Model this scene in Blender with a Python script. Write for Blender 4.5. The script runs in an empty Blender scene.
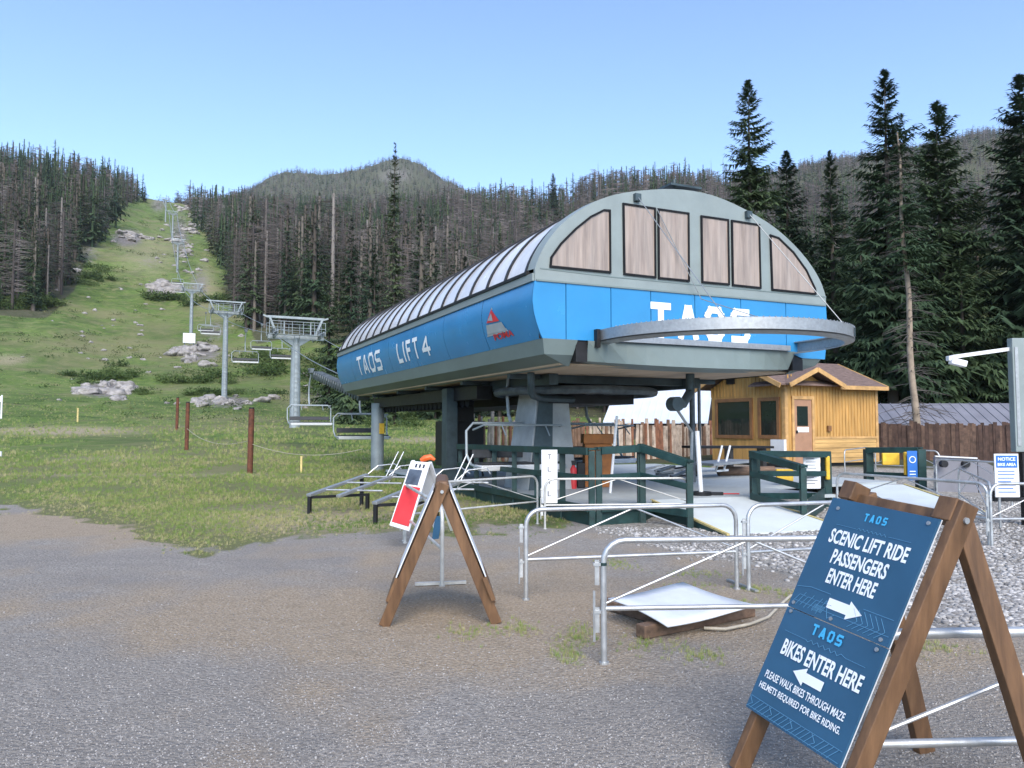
import bpy, math, random
import numpy as np
from mathutils import Vector, noise as mnoise
random.seed(7); RNG = np.random.default_rng(7)
scene = bpy.context.scene
COL = scene.collection

# ------------------------------------------------------------------ camera
F = 769.0; H = 1.6; TH = math.atan(43/769.0)
CT, ST = math.cos(TH), math.sin(TH)
def ray(px, py):
    u = (px-512)/F; v = (384-py)/F
    return np.array([u, CT-v*ST, ST+v*CT])
def G(px, py, z=0.0):
    d = ray(px, py); return d*((z-H)/d[2]) + np.array([0, 0, H])
def W(px, py, Y):
    d = ray(px, py); return d*(Y/d[1]) + np.array([0, 0, H])
def project(x, y, z):
    z = z-H; fw = y*CT+z*ST; up = -y*ST+z*CT
    fw = np.where(fw > 0.1, fw, 0.1)
    return 512+F*x/fw, 384-F*up/fw
cam = bpy.data.cameras.new('camera'); camo = bpy.data.objects.new('camera', cam); COL.objects.link(camo)
cam.sensor_width = 36; cam.lens = 36*F/1024; cam.clip_start = 0.05; cam.clip_end = 8000
camo.location = (0, 0, H); camo.rotation_euler = (math.pi/2+TH, 0, 0)
scene.camera = camo

# ------------------------------------------------------------------ materials
def _nt(name):
    m = bpy.data.materials.new(name); m.use_nodes = True
    nt = m.node_tree; nt.nodes.clear()
    o = nt.nodes.new('ShaderNodeOutputMaterial'); b = nt.nodes.new('ShaderNodeBsdfPrincipled')
    nt.links.new(b.outputs[0], o.inputs[0]); return m, nt, b
def N(nt, t, **k):
    n = nt.nodes.new(t)
    for a, v in k.items():
        if a == 'ins':
            for i, x in v.items(): n.inputs[i].default_value = x
        else: setattr(n, a, v)
    return n
def L(nt, a, b): nt.links.new(a, b)
def c4(c): return (c[0], c[1], c[2], 1.0)
def ramp(nt, fac, stops):
    r = N(nt, 'ShaderNodeValToRGB'); e = r.color_ramp.elements
    while len(e) < len(stops): e.new(0.5)
    for i, (p, c) in enumerate(stops):
        e[i].position = p; e[i].color = c4(c) if len(c) == 3 else c
    L(nt, fac, r.inputs[0]); return r.outputs[0]
def mixc(nt, fac, a, b, mode='MIX'):
    m = N(nt, 'ShaderNodeMix', data_type='RGBA', blend_type=mode)
    for s, v in ((0, fac), (6, a), (7, b)):
        if hasattr(v, 'links'): L(nt, v, m.inputs[s])
        else: m.inputs[s].default_value = v if s == 0 else c4(v)
    return m.outputs[2]
def math_(nt, op, a, b=None, c=None, clamp=False):
    m = N(nt, 'ShaderNodeMath', operation=op, use_clamp=clamp)
    for i, v in enumerate((a, b, c)):
        if v is None: continue
        if hasattr(v, 'links'): L(nt, v, m.inputs[i])
        else: m.inputs[i].default_value = v
    return m.outputs[0]
def tex(nt, scale, detail=4, rough=0.55, stretch=None, coord='Object', dist=0.0, rand=True):
    tc = N(nt, 'ShaderNodeTexCoord'); mp = N(nt, 'ShaderNodeMapping')
    L(nt, tc.outputs[coord], mp.inputs[0])
    if stretch: mp.inputs['Scale'].default_value = stretch
    n = N(nt, 'ShaderNodeTexNoise', noise_dimensions='4D', ins={'Scale': scale, 'Detail': detail, 'Roughness': rough, 'Distortion': dist})
    L(nt, mp.outputs[0], n.inputs['Vector'])
    if rand:
        oi = N(nt, 'ShaderNodeObjectInfo'); L(nt, math_(nt, 'MULTIPLY', oi.outputs['Random'], 37.0), n.inputs['W'])
    return n.outputs[0]
def pmat(name, col, rough=0.6, metal=0.0, var=0.18, scale=6.0, bump=0.12, bscale=70.0, col2=None, stretch=None, grime=0.0, grimecol=(0.12, 0.10, 0.08), spec=0.5, bdist=0.01):
    m, nt, b = _nt(name)
    b.inputs['Metallic'].default_value = metal
    b.inputs['Specular IOR Level'].default_value = spec
    c2 = col2 or tuple(x*(1-var*1.6) for x in col); c1 = tuple(min(1, x*(1+var)) for x in col)
    n = tex(nt, scale, 5, 0.6, stretch)
    out = ramp(nt, n, [(0.32, c2), (0.68, c1)])
    if grime:
        g = tex(nt, scale*0.45, 6, 0.7, stretch, dist=0.6)
        g = ramp(nt, g, [(0.45, (0, 0, 0)), (0.72, (1, 1, 1))])
        out = mixc(nt, math_(nt, 'MULTIPLY', g, grime), out, grimecol)
    L(nt, out, b.inputs['Base Color'])
    n2 = tex(nt, bscale, 4, 0.6, stretch)
    L(nt, math_(nt, 'MULTIPLY_ADD', n, 0.25, rough-0.12, clamp=True), b.inputs['Roughness'])
    if bump:
        bp = N(nt, 'ShaderNodeBump', ins={'Strength': bump, 'Distance': bdist}); L(nt, n2, bp.inputs['Height']); L(nt, bp.outputs[0], b.inputs['Normal'])
    return m
M = {}
M['galv'] = pmat('galvanised_steel', (0.38, 0.40, 0.41), 0.48, 0.6, 0.10, 22, 0.05, 60, grime=0.2)
M['galv_far'] = pmat('galvanised_tower_steel', (0.30, 0.34, 0.355), 0.55, 0.3, 0.15, 2, 0.05, 30)
M['alu_tube'] = pmat('aluminium_tube', (0.55, 0.565, 0.57), 0.42, 0.7, 0.15, 7, 0.06, 80, grime=0.3)
M['cream_tube'] = pmat('weathered_aluminium', (0.60, 0.60, 0.57), 0.42, 0.4, 0.15, 7, 0.08, 80, grime=0.35, grimecol=(0.2, 0.17, 0.13))
M['blue'] = pmat('sky_blue_panel', (0.028, 0.235, 0.50), 0.24, 0, 0.07, 1.2, 0.03, 14, grime=0.12, grimecol=(0.07, 0.20, 0.33))
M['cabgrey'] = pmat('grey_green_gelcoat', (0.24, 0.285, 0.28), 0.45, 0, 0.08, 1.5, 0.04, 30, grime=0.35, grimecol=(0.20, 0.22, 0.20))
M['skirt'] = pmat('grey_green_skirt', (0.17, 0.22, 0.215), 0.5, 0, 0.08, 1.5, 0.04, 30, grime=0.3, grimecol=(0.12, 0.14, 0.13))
M['roofpanel'] = pmat('translucent_roof_sheet', (0.66, 0.66, 0.67), 0.22, 0, 0.12, 1.1, 0.04, 10, grime=0.4, grimecol=(0.28, 0.28, 0.30))
M['rubber'] = pmat('black_rubber', (0.010, 0.011, 0.013), 0.65, 0, 0.3, 12, 0.08, spec=0.2)
M['black'] = pmat('black_steel', (0.012, 0.012, 0.014), 0.5, 0.2, 0.3, 8, 0.05)
M['darksteel'] = pmat('dark_green_steel', (0.05, 0.075, 0.085), 0.5, 0.2, 0.25, 3, 0.06, 40)
M['machine'] = pmat('machinery_grey', (0.10, 0.12, 0.13), 0.5, 0.3, 0.3, 6, 0.1, 40)
M['soffit'] = pmat('plywood_soffit', (0.55, 0.42, 0.30), 0.7, 0, 0.2, 2.0, 0.08, 40, stretch=(1, .2, 1))
M['winpanel'] = pmat('cream_corrugated_panel', (0.33, 0.262, 0.215), 0.22, 0, 0.20, 4.0, 0.05, 30, stretch=(3, 3, .25), grime=0.35, grimecol=(0.36, 0.34, 0.31))
M['green'] = pmat('dark_green_paint', (0.008, 0.040, 0.038), 0.5, 0, 0.3, 6, 0.15, 40, grime=0.25, grimecol=(0.05, 0.08, 0.07))
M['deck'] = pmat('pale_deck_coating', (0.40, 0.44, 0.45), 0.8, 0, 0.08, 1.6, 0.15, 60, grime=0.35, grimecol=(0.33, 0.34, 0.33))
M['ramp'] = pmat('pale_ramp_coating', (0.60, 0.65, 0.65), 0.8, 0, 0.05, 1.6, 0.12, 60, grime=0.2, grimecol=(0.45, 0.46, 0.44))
M['yellow'] = pmat('yellow_paint', (0.72, 0.45, 0.03), 0.55, 0, 0.15, 8, 0.05, grime=0.3)
M['paleyellow'] = pmat('worn_yellow_edge', (0.62, 0.50, 0.20), 0.6, 0, 0.2, 8, 0.05, grime=0.4)
M['cedar'] = pmat('honey_cedar_siding', (0.50, 0.285, 0.085), 0.6, 0, 0.22, 2.2, 0.15, 30, stretch=(3, 3, .35), grime=0.3, grimecol=(0.27, 0.12, 0.03))
M['cedar_h'] = pmat('honey_cedar_boards', (0.56, 0.35, 0.13), 0.6, 0, 0.22, 2.2, 0.15, 30, stretch=(.35, .35, 3), grime=0.3, grimecol=(0.28, 0.13, 0.035))
M['trim'] = pmat('pale_cedar_trim', (0.52, 0.31, 0.12), 0.6, 0, 0.2, 4, 0.1, 40)
M['frame_brown'] = pmat('brown_stained_frame', (0.24, 0.115, 0.045), 0.55, 0, 0.2, 5, 0.1, 40)
M['doorpaint'] = pmat('tan_door_paint', (0.36, 0.20, 0.12), 0.5, 0, 0.1, 3, 0.05, 40)
M['shingle'] = pmat('brown_shingle', (0.17, 0.115, 0.095), 0.9, 0, 0.3, 5, 0.4, 18, stretch=(1, 3, 3))
M['signwood'] = pmat('stained_pine', (0.155, 0.082, 0.038), 0.55, 0, 0.3, 5, 0.2, 30, stretch=(4, 4, .5), grime=0.5, grimecol=(0.07, 0.032, 0.015), bdist=0.004)
M['oldwood'] = pmat('old_timber', (0.16, 0.10, 0.065), 0.8, 0, 0.35, 5, 0.3, 30, stretch=(.5, 4, 4))
M['whiteboard'] = pmat('white_sheet', (0.68, 0.71, 0.74), 0.6, 0, 0.06, 4, 0.05, 30, grime=0.3, grimecol=(0.46, 0.47, 0.47))
M['white'] = pmat('white_plastic', (0.74, 0.75, 0.76), 0.45, 0, 0.05, 4, 0.03, 30, grime=0.15, grimecol=(0.5, 0.5, 0.48))
M['ink'] = pmat('white_lettering', (0.85, 0.88, 0.90), 0.5, 0, 0.03, 5, 0)
M['inkdark'] = pmat('dark_lettering', (0.03, 0.035, 0.05), 0.5, 0, 0.03, 5, 0)
M['inkblue'] = pmat('cyan_lettering', (0.06, 0.42, 0.72), 0.5, 0, 0.03, 5, 0)
M['lineblue'] = pmat('pale_blue_linework', (0.10, 0.27, 0.44), 0.5, 0, 0.03, 5, 0)
M['signblue'] = pmat('navy_sign_vinyl', (0.026, 0.095, 0.175), 0.38, 0, 0.12, 2.5, 0.02, 40, grime=0.3, grimecol=(0.04, 0.10, 0.19))
M['signblue2'] = pmat('bright_sign_blue', (0.02, 0.14, 0.48), 0.45, 0, 0.05, 4, 0)
M['red'] = pmat('red_print', (0.60, 0.03, 0.035), 0.5, 0, 0.08, 6, 0)
M['silver'] = pmat('silver_print', (0.45, 0.50, 0.55), 0.4, 0.3, 0.08, 6, 0)
M['orange'] = pmat('orange_plastic', (0.80, 0.13, 0.02), 0.5, 0, 0.1, 6, 0.03)
M['crate'] = pmat('orange_stained_crate', (0.42, 0.145, 0.03), 0.6, 0, 0.25, 4, 0.15, 30)
M['rust'] = pmat('rusty_brown_post', (0.13, 0.045, 0.022), 0.8, 0, 0.35, 7, 0.3, 30)
M['concrete'] = pmat('pale_concrete', (0.40, 0.42, 0.42), 0.85, 0, 0.15, 2, 0.2, 30, grime=0.3)
M['glass'] = pmat('dark_window_glass', (0.012, 0.022, 0.020), 0.06, 0, 0.1, 2, 0)
M['whiteroof'] = pmat('white_metal_roof', (0.60, 0.66, 0.74), 0.4, 0, 0.05, 1, 0.03, 10)
M['greyroof'] = pmat('grey_metal_roof', (0.21, 0.21, 0.24), 0.5, 0.1, 0.12, 1, 0.03, 10)
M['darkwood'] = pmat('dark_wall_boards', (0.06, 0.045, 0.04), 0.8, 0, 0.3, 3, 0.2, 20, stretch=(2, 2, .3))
M['rope'] = pmat('pale_hose', (0.42, 0.38, 0.30), 0.7, 0, 0.15, 9, 0.1)
M['cable'] = pmat('steel_cable', (0.30, 0.32, 0.33), 0.5, 0.5, 0.1, 9, 0)
M['screen'] = pmat('dark_print', (0.07, 0.09, 0.12), 0.4, 0, 0.3, 6, 0)
M['seatpad'] = pmat('black_seat_pad', (0.03, 0.033, 0.037), 0.6, 0, 0.2, 9, 0.1)

# ------------------------------------------------------------------ mesh builder
OFF = {}
def unit(v):
    v = np.asarray(v, float); return v/(np.linalg.norm(v)+1e-12)
class MB:
    def __init__(s): s.v = []; s.f = []
    def add(s, vs, fs):
        n = len(s.v); s.v += [tuple(map(float, p)) for p in vs]; s.f += [tuple(i+n for i in q) for q in fs]; return s
    def poly(s, pts): return s.add(pts, [tuple(range(len(pts)))])
    def obox(s, c, ax, ay, az):   # half-vectors
        c, ax, ay, az = map(np.asarray, (c, ax, ay, az))
        vs = [c+i*ax+j*ay+k*az for i in (-1, 1) for j in (-1, 1) for k in (-1, 1)]
        return s.add(vs, [(0, 1, 3, 2), (4, 6, 7, 5), (0, 4, 5, 1), (2, 3, 7, 6), (0, 2, 6, 4), (1, 5, 7, 3)])
    def box(s, x0, x1, y0, y1, z0, z1):
        return s.obox(((x0+x1)/2, (y0+y1)/2, (z0+z1)/2), ((x1-x0)/2, 0, 0), (0, (y1-y0)/2, 0), (0, 0, (z1-z0)/2))
    def beam(s, p, q, w, h, up=(0, 0, 1)):
        p = np.asarray(p, float); q = np.asarray(q, float); d = q-p; l = np.linalg.norm(d); d = d/l
        sd = np.cross(d, up)
        if np.linalg.norm(sd) < 1e-4: sd = np.cross(d, (1, 0, 0))
        sd = unit(sd); u = np.cross(sd, d)
        return s.obox((p+q)/2, d*l/2, sd*w/2, u*h/2)
    def tube(s, pts, r, n=8, closed=False):
        P = [np.asarray(p, float) for p in pts]; m = len(P); rr = r if hasattr(r, '__len__') else [r]*m
        vs = []; prev = None
        for i in range(m):
            if closed: d = P[(i+1) % m]-P[i-1]
            else: d = P[min(i+1, m-1)]-P[max(i-1, 0)]
            d = unit(d)
            if prev is None:
                a = np.cross(d, (0, 0, 1))
                if np.linalg.norm(a) < 1e-3: a = np.cross(d, (1, 0, 0))
            else: a = prev-d*np.dot(prev, d)
            a = unit(a); prev = a; b = np.cross(d, a)
            for k in range(n):
                t = 2*math.pi*k/n; vs.append(P[i]+rr[i]*(math.cos(t)*a+math.sin(t)*b))
        fs = []
        for i in range(m if closed else m-1):
            j = (i+1) % m
            for k in range(n):
                l = (k+1) % n; fs.append((i*n+k, i*n+l, j*n+l, j*n+k))
        if not closed: fs += [tuple(range(n))[::-1], tuple((m-1)*n+k for k in range(n))]
        return s.add(vs, fs)
    def prism(s, pts, vec):
        n = len(pts); vec = np.asarray(vec, float); P = [np.asarray(p, float) for p in pts]
        vs = P+[p+vec for p in P]
        fs = [tuple(range(n))[::-1], tuple(range(n, 2*n))]+[(i, (i+1) % n, n+(i+1) % n, n+i) for i in range(n)]
        return s.add(vs, fs)
    def sheet(s, rows):           # grid surface
        m = len(rows); n = len(rows[0]); vs = [p for r in rows for p in r]
        return s.add(vs, [(i*n+j, i*n+j+1, (i+1)*n+j+1, (i+1)*n+j) for i in range(m-1) for j in range(n-1)])
    def build(s, name, mat, parent=None, smooth=False, bevel=0, label=None, recalc=True):
        me = bpy.data.meshes.new(name); off = np.array(OFF.get(parent.name, (0, 0, 0))) if parent else np.zeros(3)
        me.from_pydata([tuple(np.array(p)-off) for p in s.v], [], s.f)
        if recalc:
            import bmesh
            b = bmesh.new(); b.from_mesh(me); bmesh.ops.recalc_face_normals(b, faces=b.faces); b.to_mesh(me); b.free()
        me.materials.append(M[mat] if isinstance(mat, str) else mat)
        o = bpy.data.objects.new(name, me); COL.objects.link(o)
        if parent: o.parent = parent
        OFF[o.name] = tuple(off)
        if smooth:
            me.polygons.foreach_set('use_smooth', [True]*len(me.polygons))
            me.set_sharp_from_angle(angle=math.radians(40))
        if bevel:
            bv = o.modifiers.new('bevel', 'BEVEL'); bv.width = bevel; bv.segments = 2; bv.limit_method = 'ANGLE'
        if label: o['label'] = label
        return o
def thing(name, label, cat, loc=(0, 0, 0), rotz=0.0, group=None, local=False):
    o = bpy.data.objects.new(name, None); COL.objects.link(o); o.empty_display_size = 0.2
    o.location = tuple(map(float, loc)); o.rotation_euler = (0, 0, rotz)
    o['label'] = label; o['category'] = cat
    if group: o['group'] = group
    OFF[o.name] = (0, 0, 0) if local else tuple(map(float, loc))
    return o
def tag(o, label, cat, group=None, kind=None):
    if label: o['label'] = label
    if cat: o['category'] = cat
    if group: o['group'] = group
    if kind: o['kind'] = kind
    return o
def dup(root, loc, rotz, label=None, group=None, sc=None):
    r = root.copy(); COL.objects.link(r); r.location = tuple(map(float, loc)); r.rotation_euler = (0, 0, rotz)
    if sc: r.scale = sc
    if label: r['label'] = label
    if group: r['group'] = group
    for ch in list(root.children):
        c = ch.copy(); COL.objects.link(c); c.parent = r
        for g in list(ch.children):
            d = g.copy(); COL.objects.link(d); d.parent = c
    return r
def arc(c, r, a0, a1, n, ax=(1, 0, 0), ay=(0, 0, 1)):
    c = np.asarray(c, float); ax = np.asarray(ax, float); ay = np.asarray(ay, float)
    return [c+r*(math.cos(a)*ax+math.sin(a)*ay) for a in np.linspace(a0, a1, n)]

# ------------------------------------------------------------------ lettering
GL = {'T': [[(0, 1), (1, 1)], [(.5, 1), (.5, 0)]], 'A': [[(0, 0), (.42, .98), (.58, .98), (1, 0)], [(.42, .2), (.5, .32), (.58, .2)]],
      'O': [[(.2, 0), (.8, 0), (1, .2), (1, .8), (.8, 1), (.2, 1), (0, .8), (0, .2), (.2, 0)]],
      'S': [[(0, 0), (.85, 0), (1, .15), (1, .38), (.85, .5), (.15, .5), (0, .62), (0, .85), (.15, 1), (1, 1)]],
      'L': [[(0, 1), (0, 0), (1, 0)]], 'I': [[(.5, 1), (.5, 0)]], 'F': [[(0, 0), (0, 1), (1, 1)], [(0, .52), (.8, .52)]],
      '4': [[(.72, 0), (.72, 1), (.0, .3), (1, .3)]], ' ': [],
      'P': [[(0, 0), (0, 1), (.9, 1), (1, .9), (1, .55), (.9, .45), (0, .45)]], 'M': [[(0, 0), (0, 1), (.5, .4), (1, 1), (1, 0)]],
      '>': [[(0, 1), (1, .5), (0, 0)]], '-': [[(0, .5), (1, .5)]]}
def strokes(txt, w, h, sw, gap, fn, mb, th=0.006, widths=None):
    """square stroke lettering; fn maps (x,y,depth) -> 3D point"""
    n = len(txt); ws = [(0.35 if ch in ' ' else (0.3 if ch == 'I' else 1.0)) for ch in txt]
    unitw = (w-gap*(n-1))/sum(ws); x = 0; sk_ = 0
    for ch, k in zip(txt, ws):
        cw = unitw*k
        for pl in GL[ch]:
            for (a, b) in zip(pl[:-1], pl[1:]):
                p = np.array([x+sw/2+a[0]*(cw-sw), sw/2+a[1]*(h-sw)]); q = np.array([x+sw/2+b[0]*(cw-sw), sw/2+b[1]*(h-sw)])
                d = unit(q-p); nn = np.array([-d[1], d[0]])*sw/2; p = p-d*sw/2*.9; q = q+d*sw/2*.9
                m = 5; A = [p+(q-p)*i/m+nn for i in range(m+1)]; B = [p+(q-p)*i/m-nn for i in range(m+1)]
                sk_ += 1; tt = (sk_ % 9)*.0005; mb.sheet([[fn(*a_, tt) for a_ in A], [fn(*b_, tt) for b_ in B]])
        x += cw+gap
    return mb
_fc = {}
def text_pts(txt, bold=0.0):
    k = (txt, bold)
    if k in _fc: return _fc[k]
    cu = bpy.data.curves.new('t', 'FONT'); cu.body = txt; cu.resolution_u = 3; cu.offset = bold; cu.fill_mode = 'FRONT'
    o = bpy.data.objects.new('t', cu); COL.objects.link(o)
    dg = bpy.context.evaluated_depsgraph_get(); me = bpy.data.meshes.new_from_object(o.evaluated_get(dg))
    vs = [tuple(v.co) for v in me.vertices]; fs = [tuple(p.vertices) for p in me.polygons]
    bpy.data.objects.remove(o); bpy.data.curves.remove(cu); bpy.data.meshes.remove(me)
    _fc[k] = (vs, fs); return _fc[k]
def text(mb, txt, o, right, up, x0, x1, y0, y1, nrm, off=0.004, bold=0.012):
    vs, fs = text_pts(txt, bold); a = np.array(vs); mn = a.min(0); mx = a.max(0); sp = np.maximum(mx-mn, 1e-6)
    P = []
    for v in a:
        u = x0+(v[0]-mn[0])/sp[0]*(x1-x0); w = y0+(v[1]-mn[1])/sp[1]*(y1-y0)
        P.append(np.asarray(o)+np.asarray(right)*u+np.asarray(up)*w+np.asarray(nrm)*off)
    mb.add(P, fs); return mb
# ------------------------------------------------------------------ terrain
ROWS = {  # distance -> [(photo column, height line)], a table of where the land lies
 56: [(-300, 427), (240, 427), (300, 428), (345, 432), (1300, 433)],
 80: [(-300, 400), (0, 402), (100, 408), (165, 412), (240, 414), (300, 418), (400, 424), (700, 426), (1300, 424)],
 96: [(-300, 386), (0, 389), (100, 396), (165, 400), (220, 400), (300, 408), (345, 413), (480, 418), (700, 418), (1300, 412)],
 120: [(-300, 352), (0, 356), (100, 368), (200, 376), (300, 384), (345, 392), (480, 404), (700, 404), (1300, 396)],
 155: [(-300, 315), (0, 320), (60, 326), (100, 336), (165, 345), (240, 344), (300, 336), (345, 336), (400, 352), (480, 378), (700, 382), (1300, 372)],
 200: [(-300, 288), (0, 290), (60, 293), (100, 301), (165, 311), (240, 312), (300, 308), (345, 308), (400, 322), (480, 348), (700, 352), (1300, 345)],
 255: [(-300, 253), (0, 255), (60, 257), (100, 262), (165, 271), (200, 274), (240, 284), (300, 288), (400, 298), (480, 312), (700, 315), (1300, 308)],
 356: [(-300, 205), (0, 208), (60, 212), (100, 222), (130, 230), (165, 238), (200, 244), (240, 254), (300, 259), (480, 262), (650, 262), (750, 262), (1300, 262)],
 450: [(-300, 180), (0, 183), (60, 189), (100, 201), (130, 212), (165, 222), (200, 228), (240, 236), (340, 240), (400, 236), (480, 228), (560, 220), (650, 214), (750, 222), (1300, 224)],
 600: [(-300, 165), (0, 168), (60, 177), (100, 190), (130, 197), (150, 200), (165, 202), (200, 209), (240, 216), (340, 222), (400, 219), (440, 214), (480, 210), (520, 207), (560, 204), (600, 195), (650, 190), (700, 190), (760, 200), (850, 205), (950, 195), (1050, 185), (1300, 180)],
 800: [(-300, 175), (0, 178), (60, 190), (100, 200), (165, 210), (240, 217), (400, 218), (480, 212), (600, 210), (700, 200), (760, 186), (830, 172), (900, 163), (960, 150), (1000, 144), (1050, 140), (1300, 135)],
 1200: [(-300, 200), (165, 215), (240, 197), (300, 196), (400, 190), (480, 206), (600, 225), (700, 205), (760, 180), (830, 163), (900, 154), (950, 146), (985, 134), (1050, 134), (1300, 140)],
 1700: [(-300, 220), (140, 214), (165, 206), (205, 205), (235, 197), (258, 180), (278, 170), (296, 168), (318, 173), (340, 170), (358, 167), (372, 161), (384, 156), (404, 155), (420, 162), (440, 176), (465, 191), (490, 205), (560, 230), (700, 235), (800, 200), (950, 165), (1300, 150)],
 2300: [(-300, 250), (1300, 250)],
}
def _w(px, py, D):   # height at horizontal distance measured along the view axis
    v = (384-py)/F; return H + D*(ST+v*CT)/(CT-v*ST)
NR = 330; DIST = np.concatenate([[0.0], np.exp(np.linspace(math.log(1.2), math.log(2400), NR))])
azd = np.radians(np.linspace(-42, 42, 561))
azs = np.radians(np.concatenate([np.arange(-180, -42, 3.0), np.degrees(azd), np.arange(45, 180.1, 3.0)]))
def build_heights():
    ks = sorted(ROWS); Z = np.zeros((len(azs), len(DIST)))
    for i, a in enumerate(azs):
        aa = max(min(a, math.radians(50)), math.radians(-50)); px = 512+F*math.tan(aa)
        fade = 1.0 if abs(a) < math.radians(55) else max(0.04, math.cos(min(1, (abs(a)-math.radians(55))/math.radians(60))*math.pi/2))
        ca = math.cos(aa)
        ds = [0, 17.0, 34.0]; zs = [0, 0.0, 0.58 if px < 240 else (0.58-(0.3*(min(px, 420)-240)/180))]
        for k in ks:
            r = ROWS[k]; py = np.interp(px, [q[0] for q in r], [q[1] for q in r]); ds.append(k); zs.append(_w(px, py, k))
        y = DIST*(ca if abs(a) < math.radians(50) else ca)
        Z[i] = np.interp(y, ds, zs)*fade
    for it in range(5):     # round the creases
        Z[:, 1:-1] = 0.5*Z[:, 1:-1]+0.25*(Z[:, :-2]+Z[:, 2:])
    for it in range(3): Z[1:-1] = 0.5*Z[1:-1]+0.25*(Z[:-2]+Z[2:])
    for i, a in enumerate(azs):
        for j, d in enumerate(DIST):
            x = d*math.sin(a); y = d*math.cos(a)
            if d < 12: n = 0.012*mnoise.noise(Vector((x*.7, y*.7, 3)))
            else:
                am = np.interp(d, [12, 30, 60, 120, 300, 700, 1700], [.015, .05, .12, .9, 2.6, 5, 9])
                n = am*(mnoise.noise(Vector((x/14, y/14, 1)))*.35+mnoise.noise(Vector((x/48, y/48, 5)))*.8*min(1, d/200))
                if d > 90: n += am*.25*mnoise.noise(Vector((x/5, y/5, 9)))
            Z[i, j] += n
    Z[:, 0] = 0; return Z
Z = build_heights()
Z[-1] = Z[0]
def TZ(x, y):
    x = np.asarray(x, float); y = np.asarray(y, float)
    a = np.arctan2(x, y); d = np.hypot(x, y)
    fi = np.interp(a, azs, np.arange(len(azs))); fj = np.interp(d, DIST, np.arange(len(DIST)))
    i = np.clip(fi.astype(int), 0, len(azs)-2); j = np.clip(fj.astype(int), 0, len(DIST)-2); u = fi-i; v = fj-j
    return (Z[i, j]*(1-u)+Z[i+1, j]*u)*(1-v)+(Z[i, j+1]*(1-u)+Z[i+1, j+1]*u)*v
def forest_edge_left(d): return np.interp(d, [150, 175, 205, 240, 340, 450, 560, 640], [-60, 45, 62, 80, 103, 118, 134, 140])
def forest_edge_right(d): return np.interp(d, [95, 120, 150, 160, 200, 255, 356, 450, 600, 800], [480, 372, 345, 246, 234, 224, 205, 193, 180, 150])
def sm(x, a, b): t = np.clip((x-a)/(b-a), 0, 1); return t*t*(3-2*t)
AZ, DD = np.meshgrid(azs, DIST, indexing='ij'); X = DD*np.sin(AZ); Y = DD*np.cos(AZ)
PX, PY = project(X, np.maximum(Y, .5), Z); PX = np.where(Y > .5, PX, np.where(X > 0, 3000, -3000)); PY = np.where(Y > .5, PY, 900)
PXg = 512+F*np.tan(np.clip(AZ, -1.2, 1.2))
gb = np.interp(PX, [-300, 0, 40, 100, 160, 200, 250, 300, 345, 420, 480, 560, 620, 690, 760], [500, 508, 512, 526, 545, 552, 546, 538, 533, 536, 534, 528, 512, 484, 440])
_nn = np.zeros_like(X); _dn = np.zeros_like(X)
for _i, _j in zip(*np.where((DD > 3)&(DD < 34)&(np.abs(AZ) < 1.0))):
    _x, _y = X[_i, _j], Y[_i, _j]; _nn[_i, _j] = mnoise.noise(Vector((_x*.9, _y*.6, 7)))*11+mnoise.noise(Vector((_x*3.3, _y*2.2, 2)))*8; _dn[_i, _j] = mnoise.noise(Vector((_x*.55, _y*.45, 11)))*.9+mnoise.noise(Vector((_x*2.1, _y*1.7, 4)))*.6
grass = sm(gb+_nn-PY, -7, 9)*(Y > 5)
cob = sm(np.interp(PX, [560, 600, 640, 680, 760, 850, 940, 1024, 1300], [505, 532, 541, 552, 566, 594, 625, 634, 650])-PY, -6, 6)*(1-grass)*(PX > 560)
dirt = 1.25*np.exp(-(((PX-560)/250)**2+((PY-612)/58)**2)*1.1)+.95*np.exp(-(((PX-230)/260)**2+((PY-632)/30)**2))+1.3*np.exp(-(((PX-70)/160)**2+((PY-530)/17)**2))+.5*np.exp(-(((PX-950)/160)**2+((PY-655)/20)**2))+_dn*.75*(PY > 500)
forest = np.where((DD > 192) & (PXg < 180), sm(forest_edge_left(DD)-PXg, 2, 16), 0)
forest = np.maximum(forest, np.where(DD > 95, sm(PXg-forest_edge_right(DD), 2, 16), 0))
forest = np.maximum(forest, sm(DD, 26, 34)*sm(PXg, 560, 640))
forest = np.maximum(forest, sm(DD, 640, 700))
rock = np.zeros_like(X)
for (cx, cy, rx, ry, k) in [(128, 238, 20, 11, .8), (162, 290, 16, 10, 1), (180, 235, 14, 34, .6), (200, 285, 16, 28, .55), (215, 330, 22, 16, .55), (90, 255, 16, 20, .5), (150, 262, 22, 12, .45), (200, 352, 30, 14, .7), (60, 268, 14, 14, .6), (105, 390, 38, 9, .8), (228, 402, 34, 7, .75), (395, 176, 30, 14, .55), (330, 395, 50, 22, .5), (300, 185, 30, 14, .3), (365, 224, 14, 6, .9), (158, 205, 12, 12, .6)]:
    rock = np.maximum(rock, k*np.exp(-(((PX-cx)/rx)**2+((PY-cy)/ry)**2)*.9))
tan_ = np.zeros_like(X)
for (cx, cy, rx, ry, k) in [(60, 431, 90, 5, 1.0), (150, 475, 280, 2.5, .6), (80, 460, 40, 6, .5), (120, 458, 50, 5, .6), (70, 497, 30, 5, .5), (330, 520, 180, 18, .75), (450, 508, 60, 14, .7), (430, 440, 60, 4, .8), (150, 255, 50, 35, .45), (205, 290, 18, 40, .5), (10, 360, 30, 8, .6), (550, 222, 70, 16, .8), (300, 400, 40, 14, .45), (260, 318, 70, 4, .6)]:
    tan_ = np.maximum(tan_, k*np.exp(-(((PX-cx)/rx)**2+((PY-cy)/ry)**2)))
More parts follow.
